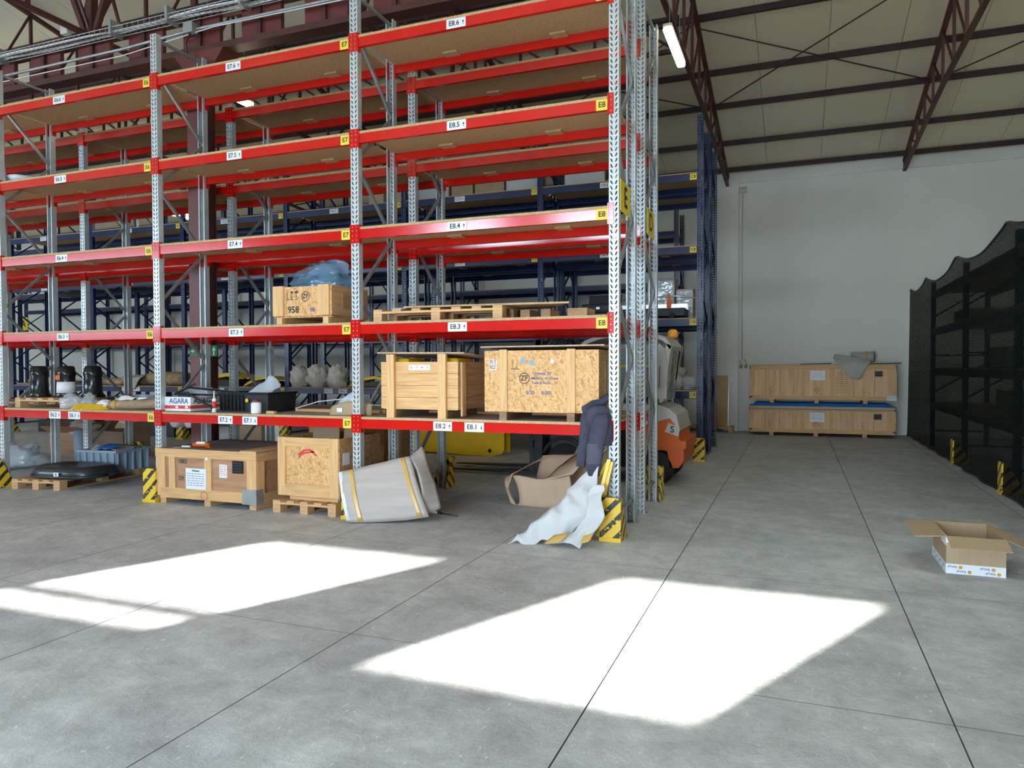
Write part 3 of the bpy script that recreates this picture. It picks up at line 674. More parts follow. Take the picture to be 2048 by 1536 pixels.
# tools on it
t=thing('caulking_gun','orange handled caulking gun lying on the plywood crate lid','tool',(-5.0,.0,.661),None,.1)
part(t,'barrel',G().tube([(-.02,0,.03),(.20,0,.03)],.025,morange,10)); part(t,'handle',G().bar((.19,0,.03),(.24,-.07,.012),.025,.02,morange)); part(t,'trigger',G().bar((.2,-.01,.025),(.21,-.08,.01),.01,.012,morange)); part(t,'plunger_rod',G().tube([(.2,0,.03),(.44,.02,.03)],.004,mblack,6))
part(t,'cartridge',G().tube([(.03,0,.045),(.15,0,.045)],.022,mwhite,10))
t=thing('putty_knife','silver bladed tool lying left of the orange caulking gun','tool',(-5.33,-.02,.648),None,.05)
part(t,'blade',G().box(0,.12,0,.05,0,.004,malu)); part(t,'handle',G().tube([(.12,.025,.012),(.24,.03,.012)],.012,mwhite,8))
# ---- crate B on pallet
pallet('small wooden pallet beneath the open chipboard crate on the floor',(-3.80,-.10,0),.82,1.15,0,5,3,.135)
t=thing('chipboard_crate','open chipboard crate with red smear, standing on a small pallet','crate',(-3.77,-.05,.135)); w,d,h=.80,.82,.69
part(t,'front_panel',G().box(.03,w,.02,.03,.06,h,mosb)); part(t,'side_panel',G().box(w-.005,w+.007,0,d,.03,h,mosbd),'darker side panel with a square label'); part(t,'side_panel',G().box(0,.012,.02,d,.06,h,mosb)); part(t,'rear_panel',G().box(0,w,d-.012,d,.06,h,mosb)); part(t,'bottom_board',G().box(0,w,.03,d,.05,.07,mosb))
part(t,'batten',G().box(0,.10,0,.02,.05,h,mwz)); part(t,'batten',G().box(w-.12,w-.01,0,.02,.05,h,mwz))
part(t,'rail',G().box(.10,w-.12,0,.02,h-.10,h,mwx)); part(t,'rail',G().box(.10,w-.12,0,.02,.05,.18,mwx))
for k in range(2): part(t,'skid',G().box(.12,w-.05,.05+k*.55,.15+k*.55,0,.05,mwx))
g=G()
for k,(a,b,c,e) in enumerate(((.26,.50,.34,.55),(.34,.55,.42,.56),(.42,.56,.50,.50),(.27,.47,.33,.53),(.33,.52,.47,.54))): g.bar((a,.018,b),(c,.018,e),.002,.02,mredink)
part(t,'red_smear',g); g=G().box(w+.007,w+.009,.06,.19,.40,.53,mpaper); part(t,'label',g)
t=thing('cardboard_insert','light cardboard pieces sticking out of the open chipboard crate','cardboard',(-3.45,.1,.3))
part(t,'card_panel',G().bar((.0,.3,.2),(.0,.3,.67),.36,.01,mcard)); part(t,'card_panel',G().bar((.30,.35,.2),(.38,.3,.62),.25,.01,mcard))
# ---- second chipboard crate behind
t=thing('chipboard_crate','large dull chipboard crate in shade behind the open one','crate',(-4.35,1.30,.0)); w,d,h=1.13,.7,.92
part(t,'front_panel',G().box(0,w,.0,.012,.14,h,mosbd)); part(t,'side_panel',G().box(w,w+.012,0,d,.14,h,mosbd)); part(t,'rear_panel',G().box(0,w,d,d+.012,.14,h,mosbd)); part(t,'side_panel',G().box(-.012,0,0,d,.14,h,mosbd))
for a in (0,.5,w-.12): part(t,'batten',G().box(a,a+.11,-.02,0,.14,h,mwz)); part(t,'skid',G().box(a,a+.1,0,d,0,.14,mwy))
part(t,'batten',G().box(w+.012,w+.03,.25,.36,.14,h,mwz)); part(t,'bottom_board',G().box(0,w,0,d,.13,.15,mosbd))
# ---- wrapped panel leaning
t=thing('packed_board','foam wrapped flat panel with brown tape leaning against the middle upright','wrapped panel',(0,0,0))
a=Vector((-2.68,-.30,.005)); b=Vector((-1.93,.02,.06)); c=Vector((-2.83,-.215,.50)); e=Vector((-2.19,.10,.655))
ctrl=[[a.lerp(b,i/3)+Vector((0,0,-.02*math.sin(i))) for i in range(4)],[a.lerp(c,.5).lerp(b.lerp(e,.5),i/3)+Vector((0,-.02,0)) for i in range(4)],[c.lerp(e,i/3) for i in range(4)]]
part(t,'panel_face',G().sheet(ctrl,mpanel,5,.008,6,.045,3))
for f in (.12,.86):
    p=[a.lerp(b,f),a.lerp(c,.5).lerp(b.lerp(e,.5),f)+Vector((0,-.02,0)),c.lerp(e,f)]
    q=[a.lerp(b,f+.06),a.lerp(c,.5).lerp(b.lerp(e,.5),f+.06)+Vector((0,-.02,0)),c.lerp(e,f+.06)]
    nn=(b-a).cross(c-a).normalized()*-.026
    if nn.y>0: nn=-nn
    part(t,'tape_strip',G().sheet([[p[k]+nn,q[k]+nn] for k in range(3)],mtape,4,.0,6,.006),'brown tape')
part(t,'foam_edge',G().tube([a+Vector((0,.0,.02)),a.lerp(c,.5)+Vector((0,-.015,0)),c],.028,mwhite,8),'white foam edge')
part(t,'side_flap',G().sheet([[(-2.0,.05,.05),(-1.88,.2,.12)],[(-2.05,.05,.4),(-2.0,.25,.45)],[(-2.19,.10,.66),(-2.12,.22,.75)]],mpanel,5,.02,6,.01,5))
# ---- thin tool on the floor
t=thing('sealant_tool','slim black and white tool lying on the bare floor','tool',(-2.23,.48,0),None,-.25)
part(t,'barrel',G().tube([(0,0,.012),(.05,0,.015),(.20,0,.015)],.014,mwhite,8)); part(t,'collar',G().tube([(.2,0,.015),(.24,0,.015)],.018,mblackm,8)); part(t,'rod',G().tube([(.24,0,.012),(.47,.01,.008)],.005,mblack,6))
# ---- long pallet E6
pallet('long wooden pallet on the floor carrying a black shell and grey bin',(-8.11,-.04,0),.78,1.5,.12*-1*-1,5,3,.13)
t=thing('black_shell','shallow black plastic shell lying upside down on the long pallet','plastic shell',(-8.0,.05,.132),None,.12)
def oval(x0,x1,y0,y1,z,k=24,p=.6):
    cx,cy,rx,ry=(x0+x1)/2,(y0+y1)/2,(x1-x0)/2,(y1-y0)/2
    return [(cx+rx*math.copysign(abs(math.cos(2*math.pi*i/k))**p,math.cos(2*math.pi*i/k)),cy+ry*math.copysign(abs(math.sin(2*math.pi*i/k))**p,math.sin(2*math.pi*i/k)),z) for i in range(k)]
part(t,'shell_body',G().rings([oval(0,.98,0,.72,0),oval(-.02,1.0,-.02,.74,.05),oval(.0,.97,.01,.70,.13),oval(.06,.90,.08,.62,.155),oval(.12,.8,.16,.5,.13)],mtub))
part(t,'rim',G().tube([tuple(p) for p in oval(-.03,1.01,-.03,.75,.03)]+[oval(-.03,1.01,-.03,.75,.03)[0]],.015,mtub,6))
g=G().box(.52,.60,-.035,-.030,.045,.095,mpaper); g.text('B',.04,(.56,-.037,.07),mtext); part(t,'sticker',g,'small white sticker')
t=thing('plastic_bin','grey blue ribbed plastic bin standing behind the black shell','bin',(-7.95,.80,.132),None,.1); w,d,h=.66,.62,.30
part(t,'body',G().rings([[(x,y,z) for x,y in ((i,i),(w-i,i),(w-i,d-i),(i,d-i))] for z,i in ((0,.03),(h,.0),(h,.015),(.02,.045))],mgreyb,True,False))
part(t,'rim',G().box(-.02,w+.02,-.02,0,h-.03,h,mgreyb).box(-.02,w+.02,d,d+.02,h-.03,h,mgreyb).box(-.02,0,0,d,h-.03,h,mgreyb).box(w,w+.02,0,d,h-.03,h,mgreyb))
for k in range(6): part(t,'rib',G().box(.02+k*.12,.035+k*.12,-.018,.03,.0,h-.03,mgreyb))
for k in range(5): part(t,'rib',G().box(w-.03,w+.018,.02+k*.14,.035+k*.14,0,h-.03,mgreyb))
o=G().sheet([[(.05,.1,.27),(.3,.1,.33),(.6,.1,.28)],[(.05,.35,.34),(.3,.3,.30),(.6,.35,.32)],[(.05,.58,.28),(.3,.58,.33),(.6,.58,.29)]],mfoam2,4,.04,8,.01,2)
single('plastic_film','crumpled grey film filling the ribbed grey bin','plastic film',o,(-7.95,.8,.13),.1)
single('blue_sheet','small blue sheet lying on the film in the grey bin','sheet',G().sheet([[(.25,.05,.315),(.5,.05,.315)],[(.28,.28,.36),(.52,.28,.35)]],mtarp,4,.01,6,.004),(-7.95,.8,.14),.1)
# guards etc. behind, floor items between racks, left
single('plastic_film','heap of clear plastic film on the floor at the left edge','plastic film',G().blob((0,0,.14),(.48,.3,.24),mbubble,.5,6,4,22,14,0.005),(-10.15,1.45,0))
def cbox(label,loc,w,d,h,m,rz=0,flaps=(),group=None,name='cardboard_box',tape=None,closed=False):
    t=thing(name,label,'box',loc,group,rz); th=.006
    part(t,'bottom_panel',G().box(0,w,0,d,0,th,m))
    part(t,'side_panel',G().box(0,w,0,th,th,h,m)); part(t,'side_panel',G().box(0,w,d-th,d,th,h,m)); part(t,'side_panel',G().box(0,th,th,d-th,th,h,m)); part(t,'side_panel',G().box(w-th,w,th,d-th,th,h,m))
    if closed: part(t,'top_panel',G().box(0,w,0,d,h,h+th,m)); part(t,'tape_strip',G().box(0,w,d/2-.025,d/2+.025,h+th,h+th+.001,mtape),'brown tape')
    for side,ln,ang in flaps:
        a=math.radians(ang); g=G(); dx,dz=ln*math.cos(a),ln*math.sin(a)
        if side=='f': v=[(0,0,h),(w,0,h),(w-.0,-dx,h+dz),(0,-dx,h+dz)]
        if side=='b': v=[(0,d,h),(w,d,h),(w,d+dx,h+dz),(0,d+dx,h+dz)]
        if side=='l': v=[(0,0,h),(0,d,h),(-dx,d,h+dz),(-dx,0,h+dz)]
        if side=='r': v=[(w,0,h),(w,d,h),(w+dx,d,h+dz),(w+dx,0,h+dz)]
        v2=[(x,y,z-.005) for x,y,z in v]; g.add(v+v2,[(0,1,2,3),(7,6,5,4),(0,4,5,1),(1,5,6,2),(2,6,7,3),(3,7,4,0)],m); part(t,'flap',g)
    return t
cbox('reddish cardboard box with open flaps on the floor behind the left rack',(-11.2,2.75,0),.75,.7,.42,mply,.2,(('f',.25,30),('r',.25,50),('l',.2,40)))
cbox('tall brown cardboard box right of the reddish open one',(-10.35,2.95,0),.75,.6,.46,mcard2,.0,(('r',.2,60),))
single('plastic_film','pale torn film bunched over the open reddish box','plastic film',G().blob((0,0,0),(.32,.22,.16),mfoam,.3,6,8,18,12),(-10.6,3.0,.50))
single('film_roll','upright grey roll of wrapped film standing behind the black shell','roll',G().lathe((0,0,0),[(.11,0),(.12,.03),(.105,.2),(.12,.45),(.10,.55),(.06,.58)],mgreyb,18),(-9.55,2.1,0))
# ---- cardboard torn box
mcardl=mat('cardboard_light',(.56,.38,.25),.75,0,.05,4)
t=thing('torn_box','large torn cardboard box lying tipped under the shelf beside the aisle end','box',(-1.28,1.18,0))
m=mcardl
part(t,'front_panel',G().sheet([[(-.10,0,.0),(.2,-.02,.02),(.50,-.06,.04)],[(-.12,.02,.18),(.2,.03,.2),(.53,-.04,.2)],[(-.20,.04,.34),(.18,.06,.315),(.50,0,.37)]],m,4,.02,5,.012,1))
part(t,'left_flap',G().sheet([[(-.13,0,.0),(-.22,.03,.02)],[(-.28,.12,.16),(-.33,.12,.22)],[(-.20,.04,.34),(-.38,.3,.28)]],m,4,.01,5,.010,2))
part(t,'left_panel',G().sheet([[(-.36,.2,.22),(-.22,.05,.35)],[(-.30,.55,.32),(-.12,.5,.42)],[(-.05,.75,.48),(.1,.75,.5)]],m,4,.015,4,.010,3))
part(t,'rear_panel',G().sheet([[(-.15,.62,.02),(.2,.62,.0),(.55,.6,.0)],[(-.12,.66,.25),(.2,.66,.28),(.6,.62,.3)],[(-.05,.7,.5),(.25,.72,.52),(.7,.66,.58)]],m,4,.02,4,.010,4))
part(t,'right_flap',G().sheet([[(.15,.05,.30),(.5,.05,.38)],[(.25,.3,.42),(.62,.2,.52)],[(.4,.6,.55),(.85,.45,.70)]],m,4,.03,4,.012,5))
part(t,'bottom_panel',G().sheet([[(-.13,0,.01),(.5,-.05,.012)],[(-.15,.6,.012),(.55,.6,.012)]],m,4,.0,4,.012,6))
t=thing('cardboard_offcut','upright brown cardboard piece behind the torn box, below the jacket','cardboard',(-.95,1.95,0))
part(t,'card_panel',G().sheet([[(-.1,0,.0),(.4,0,0)],[(-.05,.02,.42),(.45,.05,.45)],[(.1,.1,.80),(.5,.1,.85)]],mcard2,4,.03,4,.012,6))
# ---- yellow trestle
t=thing('folding_trestle','yellow folded metal trestle leaning at the aisle end upright','trestle',(0,0,0))
for a,b in (((-.185,-.19,.01),(-.02,-.10,.74)),((-.30,-.12,.20),(-.07,-.02,.70)),((-.06,-.12,.42),(-.0,-.08,.72)),((-.14,-.05,.02),(-.07,-.03,.62))): part(t,'leg',G().bar(a,b,.032,.022,myellow))
part(t,'cross_bar',G().bar((-.13,-.13,.30),(-.09,-.06,.32),.02,.02,myellow))
# ---- crumpled foam sheet
t=thing('foam_sheet','white crumpled packing foam sheet fallen beside the aisle end upright','foam sheet',(0,0,0))
def W3(x,y,z): return (x,y,z)
part(t,'sheet_fold',G().sheet([[(-.86,-.55,.005),(-.62,-.48,.02),(-.38,-.42,.03),(-.30,-.40,.02)],[(-.72,-.42,.10),(-.55,-.40,.22),(-.38,-.36,.22),(-.24,-.34,.14)],[(-.60,-.28,.20),(-.45,-.28,.36),(-.30,-.26,.40),(-.17,-.28,.35)],[(-.50,-.14,.30),(-.38,-.14,.46),(-.26,-.12,.55),(-.14,-.16,.52)],[(-.30,-.02,.42),(-.22,-.04,.60),(-.12,-.04,.74),(-.05,-.08,.82)]],mfoam,8,.055,7,.008,1))
part(t,'sheet_fold',G().sheet([[(-.48,-.52,.02),(-.34,-.5,.04),(-.18,-.5,.02)],[(-.36,-.44,.06),(-.18,-.42,.17),(-.03,-.40,.20)],[(-.20,-.36,.22),(-.12,-.34,.38),(-.01,-.34,.34)],[(-.15,-.3,.34),(-.13,-.28,.50),(-.05,-.28,.55)]],mfoam,8,.045,8,.008,4))
part(t,'sheet_fold',G().sheet([[(-.68,-.25,.05),(-.52,-.22,.02)],[(-.66,-.15,.18),(-.46,-.16,.22)],[(-.55,.02,.28),(-.36,-.05,.36)]],mfoam,8,.05,7,.008,7))
part(t,'tape_strip',G().sheet([[(-.50,-.55,.03),(-.34,-.55,.06)],[(-.42,-.50,.10),(-.28,-.50,.13)]],mtape,3,.01,5,.004,2),'brown tape')
part(t,'tape_strip',G().sheet([[(-.20,-.49,.035),(-.10,-.48,.07)],[(-.17,-.44,.10),(-.07,-.42,.14)]],mtape,3,.01,5,.004,3),'brown tape')
# ---- jacket
t=thing('work_jacket','navy work jacket hanging from the shelf edge at the aisle end upright','jacket',(0,0,0))
part(t,'body',G().rings([[(-.145+rx*math.cos(a)+dx,-.035+ry*math.sin(a)+.012*math.sin(3*a+z*9),z) for a in [2*math.pi*i/22 for i in range(22)]] for z,rx,ry,dx in ((.86,.09,.05,.035),(.92,.11,.06,.03),(1.02,.125,.065,.015),(1.10,.13,.07,.0),(1.16,.12,.08,.0),(1.20,.10,.09,.01),(1.225,.06,.07,.02))],mjacket))
part(t,'sleeve',G().rings([[(cx+rx*math.cos(a),-.105+ry*math.sin(a)+.01*math.sin(2*a+z*15),z) for a in [2*math.pi*i/18 for i in range(18)]] for z,rx,ry,cx in ((.585,.055,.03,-.165),(.63,.06,.035,-.165),(.632,.068,.04,-.165),(.74,.074,.045,-.155),(.86,.082,.05,-.145),(.98,.085,.05,-.12),(1.08,.08,.05,-.10),(1.15,.06,.04,-.09))],mjacket))
part(t,'sleeve',G().rings([[(cx+rx*math.cos(a),-.06+ry*math.sin(a)+.01*math.sin(2*a+z*15),z) for a in [2*math.pi*i/18 for i in range(18)]] for z,rx,ry,cx in ((.66,.04,.03,-.30),(.75,.045,.035,-.29),(.88,.055,.04,-.265),(1.0,.06,.045,-.245),(1.1,.06,.04,-.24),(1.15,.05,.035,-.24))],mjacket))
part(t,'sleeve_patch',G().rings([[(cx+rx*math.cos(a),-.107+ry*math.sin(a),z) for a in [math.pi*1.08+math.pi*.84*i/8 for i in range(9)]] for z,rx,ry,cx in ((.70,.075,.05,-.158),(.80,.08,.055,-.152),(.885,.086,.057,-.145))],mjacket2,False),'lighter rectangular patch')
part(t,'collar',G().tube([(-.25,-.04,1.13),(-.27,-.02,1.19),(-.2,.02,1.235),(-.12,.05,1.25),(-.08,.08,1.30),(-.03,.06,1.26)],[.03,.04,.04,.045,.04,.03],mjacket,8)); part(t,'pocket_flap',G().bar((-.25,-.108,.97),(-.27,-.105,.93),.03,.006,mjacket2))
# ---- E8 shelf crates
zs=1.067
t=thing('plank_crate','wooden crate of horizontal planks with loose lid, left on the lowest E8 shelf','crate',(-2.49,.03,zs)); w,d=.89,.73
for k in range(4):
    za=.09+k*.122; part(t,'plank',G().box(0,w,.0,.022,za,za+.119,mwx)); part(t,'plank',G().box(w-.022,w,.022,d,za,za+.119,mwy)); part(t,'plank',G().box(0,.022,.022,d,za,za+.119,mwy))
part(t,'rear_panel',G().box(.0,w,d,d+.02,.09,.58,mwx)); part(t,'bottom_board',G().box(.02,w-.02,.02,d,.085,.10,mwx))
for a in (.085,.68): part(t,'post',G().box(a,a+.09,-.04,0,0,.655,mwz))
part(t,'batten',G().box(w,w+.02,.06,.15,.02,.57,mwz)); part(t,'skid',G().box(.085,.175,0,d,0,.085,mdark)); part(t,'skid',G().box(.68,.77,0,d,0,.085,mdark))
part(t,'lid',G().add([(-.02,-.05,.665),(w+.09,-.05,.655),(w+.15,d,.60),(-.02,d,.625),(-.02,-.05,.678),(w+.09,-.05,.668),(w+.15,d,.614),(-.02,d,.64)],[(3,2,1,0),(4,5,6,7),(0,1,5,4),(1,2,6,5),(2,3,7,6),(3,0,4,7)],mply3),'loose plywood lid')
g=G()
for k in range(4): g.box(.33+k*.062,.39+k*.062,-.003,-.001,.49,.545,mpaper); g.text('A7N5'[k],.03,(.36+k*.062,-.004,.517),mtext)
part(t,'label',g)
for x,l in ((.62,'yellow machine part showing under the loose lid of the plank crate, right'),(.05,'yellow piece peeking from the left end of the plank crate')): single('machine_part',l,'machine part',G().rbox(0,.22,.1,.5,.45,.615,myellow,.03),(-2.49+x,.03,zs))
t=thing('chipboard_crate','large bright chipboard crate with black stencils and lid on the lowest E8 shelf','crate',(-1.31,.03,zs)); w,d,h=1.16,.72,.68
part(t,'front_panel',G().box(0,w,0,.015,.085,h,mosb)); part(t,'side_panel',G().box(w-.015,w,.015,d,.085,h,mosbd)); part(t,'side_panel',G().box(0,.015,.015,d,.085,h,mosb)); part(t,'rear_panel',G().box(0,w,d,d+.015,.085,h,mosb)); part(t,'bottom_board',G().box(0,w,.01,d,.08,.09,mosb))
for a in (.165,.855): part(t,'batten',G().box(a,a+.08,-.02,0,.085,h+.01,mwz)); part(t,'skid',G().box(a,a+.075,-.018,d,0,.08,mdark))
part(t,'batten',G().box(w,w+.012,.22,.25,.1,h-.1,mdark))
part(t,'lid',G().add([(-.03,-.03,h+.03),(w+.06,-.03,h+.035),(w+.09,d+.02,h+.01),(-.03,d+.02,h+.01),(-.03,-.03,h+.043),(w+.06,-.03,h+.048),(w+.09,d+.02,h+.023),(-.03,d+.02,h+.023)],[(3,2,1,0),(4,5,6,7),(0,1,5,4),(1,2,6,5),(2,3,7,6),(3,0,4,7)],mply3),'thin loose lid')
g=G().box(.05,.135,-.003,0,.545,.59,mpaper).box(.05,.13,-.003,0,.49,.53,mpaper); sc_lines(g,.055,.125,.55,.585,-.004,mtext,3,5); sc_lines(g,.055,.12,.495,.525,-.004,mtext,3,6); part(t,'label',g)
g=G(); ring(g,.42,.41,.055,-.001,mtext,.007); g.text('ZF',.07,(.42,-.002,.41),mtext)
g.text('Original ZF',.042,(.60,-.002,.455),mtextb); g.text('Memory of Unique',.036,(.63,-.002,.41),mtextb); g.text('Teile & Parts',.036,(.59,-.002,.365),mtextb); g.text('5/20     8-30',.05,(.56,-.002,.27),mtextb)
for x,zz,s in ((.30,.55,.05),(.345,.55,.05)): g.bar((x,-.001,zz-.04),(x,-.001,zz+.04),.002,.007,mtext)
g.bar((.28,-.001,.50),(.37,-.001,.50),.002,.007,mtext); ring(g,.41,.58,.03,-.001,mgreyb,.03,14); ring(g,.50,.56,.03,-.001,mgreyb,.03,14); ring(g,.70,.57,.02,-.001,mpaper,.02,12)
part(t,'stencil_print',g)
# ---- E7.3 crate with bag
zt=2.067
t=thing('chipboard_crate','small chipboard crate stencilled 958 on the third E7 shelf','crate',(-3.86,.03,zt)); w,d,h=.76,.70,.42
part(t,'front_panel',G().box(0,w,0,.012,.08,h-.01,mosb)); part(t,'side_panel',G().box(w-.01,w,.01,d,.08,h,mwy)); part(t,'side_panel',G().box(0,.01,.01,d,.08,h,mwy)); part(t,'rear_panel',G().box(0,w,d,d+.012,.08,h,mosb)); part(t,'side_inset',G().box(w,w+.004,.2,.60,.17,.33,mply)); part(t,'bottom_board',G().box(0,w,0,d,.07,.085,mosb))
for a in (-.0,.60): part(t,'post',G().box(a,a+.14,-.025,0,.09,h,mwz)); part(t,'skid',G().box(a+.06 if a>.1 else .05,a+.13 if a>.1 else .12,-.02,d,0,.07,mwz))
g=G(); ring(g,.42,.30,.055,-.001,mtext,.008); g.text('ZF',.07,(.42,-.002,.30),mtext); g.text('958',.10,(.26,-.002,.155),mtext); g.text('88',.06,(.51,-.002,.15),mtextb)
for x in (.18,.24,.30): g.bar((x,-.001,.28),(x,-.001,.35),.002,.012,mtext); g.bar((x-.02,-.001,.27),(x+.02,-.001,.27),.002,.008,mtext); 
g.bar((.225,-.001,.35),(.255,-.001,.35),.002,.02,mtext); ring(g,.30,.34,.025,-.001,mtext,.02,14,.5); part(t,'stencil_print',g)
t=thing('plastic_bag','crumpled translucent blue plastic bag heaped on the crate stencilled 958','plastic bag',(-3.45,.36,2.46))
part(t,'bag_body',G().blob((0,0,.06),(.36,.26,.24),mbluefilm,.30,4,5,28,18,.0)); part(t,'bag_neck',G().sheet([[(-.2,-.05,.12),(.05,0,.22),(.3,.05,.14)],[(-.1,-.05,.24),(.1,-.02,.31),(.36,0,.26)],[(.05,-.05,.29),(.2,-.02,.34),(.33,0,.30)]],mbluefilm,5,.04,7,.004,2)); part(t,'inner_film',G().blob((.08,.02,.06),(.22,.2,.13),mbluefilm,.5,8,9,18,12,.0))
# ---- E8.3 pallet with sheets
pallet('pallet under the plywood boards on the third E8 shelf',(-2.58,.03,zt),1.46,.74,0,7,3,.125)
single('plywood_board','broad plywood board lying over the pallet and sticking out to the right','board',G().add([(.35,0,.005),(2.13,.02,-.005),(1.75,.62,.0),(.3,.62,.0),(.35,0,.022),(2.13,.02,.012),(1.75,.62,.018),(.3,.62,.018)],[(3,2,1,0),(4,5,6,7),(0,1,5,4),(1,2,6,5),(2,3,7,6),(3,0,4,7)],mdeck),(-2.58,.05,zt+.13))
for k,(x0,x1,yy,l) in enumerate(((0.05,1.3,.28,'thin grey metal sheets stacked on the plywood, front one'),(.1,1.5,.42,'thin grey metal sheet, rear one on the plywood'))): single('metal_sheet',l,'sheet',G().box(x0,x1,yy,yy+.25,0,.012,malu),(-2.58,.05,zt+.152+.013*k))
t=thing('timber_stack','short wooden blocks and a low box under the overhanging plywood board','timber',(-1.05,.35,zt))
for a in (0,.22,.50,.60): part(t,'block',G().box(a,a+.1,0,.3,0,.10,mwy))
# ---- E7.2 shelf
t=thing('fruit_box','white cardboard box with red stripe and blue lettering AGARA','box',(-5.56,.06,zs),None,.0); w,d,h=.44,.52,.175
part(t,'front_panel',G().box(0,w,0,.008,0,h,mwhite)); part(t,'side_panel',G().box(w-.008,w,.008,d,0,h,mwhite)); part(t,'rear_panel',G().box(0,w,d,d+.008,0,h,mwhite)); part(t,'side_panel',G().box(0,.008,.008,d,0,h,mwhite)); part(t,'bottom_panel',G().box(0,w,0,d,0,.006,mwhite))
part(t,'stripe',G().box(.0,w,-.002,0,.035,.075,mredink).box(w,w+.002,0,d,.035,.075,mredink),'red stripe'); g=G(); g.text('AGARA',.088,(.26,-.003,.125),mtextb); g.text('AL/AGARA',.095,(w+.003,.27,.125),mtext,(0,1,0)); g.box(.21,.25,-.003,-.001,.042,.068,mpaper).box(.36,.40,-.003,-.001,.042,.068,mpaper); part(t,'lettering',g)
single('plastic_film','crumpled clear film spilling over the AGARA box','plastic film',G().blob((0,0,0),(.17,.16,.09),mbubble,.5,7,3,20,12),(-5.22,.36,zs+.21))
t=thing('tube_rack','black tubular metal frame lying across the AGARA box','frame',(-5.5,.1,zs+.19))
for a,b in (((.1,0,.02),(.95,.15,.0)),((.1,0,.02),(.3,.02,.10)),((.28,-.0,.04),(.72,-.05,-.14)),((.3,0,.10),(1.0,.18,.03)),((.16,.02,.04),(.32,.1,.14)),((.16,-.0,.0),(.34,-.02,-.0))): part(t,'bar',G().bar(a,b,.022,.022,mblack))
t=thing('sealant_tube','red and white sealant tube standing upright on the shelf','tube',(-4.78,.08,zs))
part(t,'cartridge',G().lathe((0,0,0),[(.024,0),(.025,.01),(.025,.15),(.02,.165)],mwhite,14)); part(t,'nozzle',G().lathe((0,0,.165),[(.011,0),(.008,.05),(.005,.09)],mwhite,10)); part(t,'red_band',G().lathe((0,0,.05),[(.0257,0),(.0257,.08)],mredink,14),'red print band')
t=thing('black_crate','black ribbed plastic crate with clear film in it, beside the sealant tube','crate',(-4.82,.2,zs)); w,d,h=.72,.52,.235
part(t,'body',G().rings([[(x,y,z) for x,y in ((i,i),(w-i,i),(w-i,d-i),(i,d-i))] for z,i in ((0,.02),(h,.0),(h,.012),(.02,.03))],mblackm,True,False))
for k in range(7): part(t,'rib',G().box(.02+k*.055,.035+k*.055,-.014,.015,.02,h-.02,mblack))
part(t,'rim',G().box(-.015,w+.015,-.015,0,h-.025,h,mblack).box(-.015,0,0,d,h-.025,h,mblack).box(w,w+.015,0,d,h-.025,h,mblack)); part(t,'logo_disc',G().lathe((.42,-.008,.14),[(.025,0),(.02,.004)],myellow,14,'y'))
single('plastic_film','peaked clear plastic film rising from the black ribbed crate','plastic film',G().sheet([[(0,0,0),(.15,0,.02),(.3,.05,0)],[(.05,.05,.10),(.2,.05,.16),(.36,.05,.10)],[(.2,.1,.2),(.3,.1,.27),(.42,.1,.18)]],mbubble,5,.04,8,.005,3),(-4.5,.3,zs+.16))
t=thing('plastic_jar','white plastic jar with dark red lid standing at the shelf edge','jar',(-4.16,.07,zs)); part(t,'body',G().lathe((0,0,0),[(.05,0),(.058,.01),(.058,.11),(.045,.13)],mwhite,20)); part(t,'lid',G().lathe((0,0,.13),[(.038,0),(.04,.005),(.04,.025),(.03,.03)],plain('dark_red_lid',(.22,.02,.03),.4),16),'dark red lid')
single('wood_block','small wooden block right of the white jar','block',G().box(0,.11,0,.05,0,.03,mwx),(-4.03,.08,zs))
for k in range(3): single('timber_batten','pale timber batten lying along the rear of the E7 shelf, %s'%('front one','middle one','rear one')[k],'batten',G().box(0,1.15,0,.06,0,.03,mwx),(-4.0+.03*k,.56+.075*k,zs),.01)
single('white_strap','thin white plastic strap curving over the rear battens','strap',G().tube([(-3.95,.5,zs+.04),(-3.7,.6,zs+.12),(-3.3,.62,zs+.16),(-2.95,.6,zs+.09),(-2.5,.6,zs+.08)],.006,mwhite,5))
t=thing('cardboard_piece','curved cardboard piece with a small label leaning by the middle upright','cardboard',(-3.2,.12,zs)); part(t,'card_panel',G().sheet([[(0,0,0),(.2,0,.0),(.5,.05,0)],[(0,.02,.07),(.2,.02,.11),(.5,.06,.10)],[(.02,.04,.10),(.22,.05,.15),(.5,.08,.12)]],mcard,4,.006,5,.008,2)); part(t,'label',G().box(.10,.17,-.012,-.009,.035,.08,mpaper)); part(t,'film',G().sheet([[(.05,.05,.1),(.25,.05,.12)],[(.12,.08,.2),(.28,.08,.27)]],mbubble,4,.02,8,.004))
# ---- E6.2 shelf
pallet('small wooden pallet under the black cylinders on the lowest E6 shelf',(-8.22,.10,zs),.95,.62,0,5,2,.13)
for k,(x,y) in enumerate(((-8.08,.34),(-7.66,.42),(-7.36,.58))):
    t=thing('black_cylinder','glossy black plastic cylinder on the shelf pallet, '+('leftmost','middle with white label band','rightmost')[k],'cylinder',(x,y,zs+.13),'black cylinders on the small pallet')
    part(t,'body',G().lathe((0,0,0),[(.13,0),(.15,.02),(.118,.06),(.108,.28),(.118,.30),(.118,.34),(.108,.36),(.104,.40),(.085,.425)],mblack,24)); part(t,'base_ring',G().lathe((0,0,0),[(.155,0),(.155,.015),(.14,.025)],mblack,24))
    if k==1: part(t,'label_band',G().lathe((0,0,.06),[(.121,0),(.113,.15)],mpaper,24),'white label band'); part(t,'red_sticker',G().box(-.05,.03,-.122,-.112,.24,.30,morange),'orange red sticker')
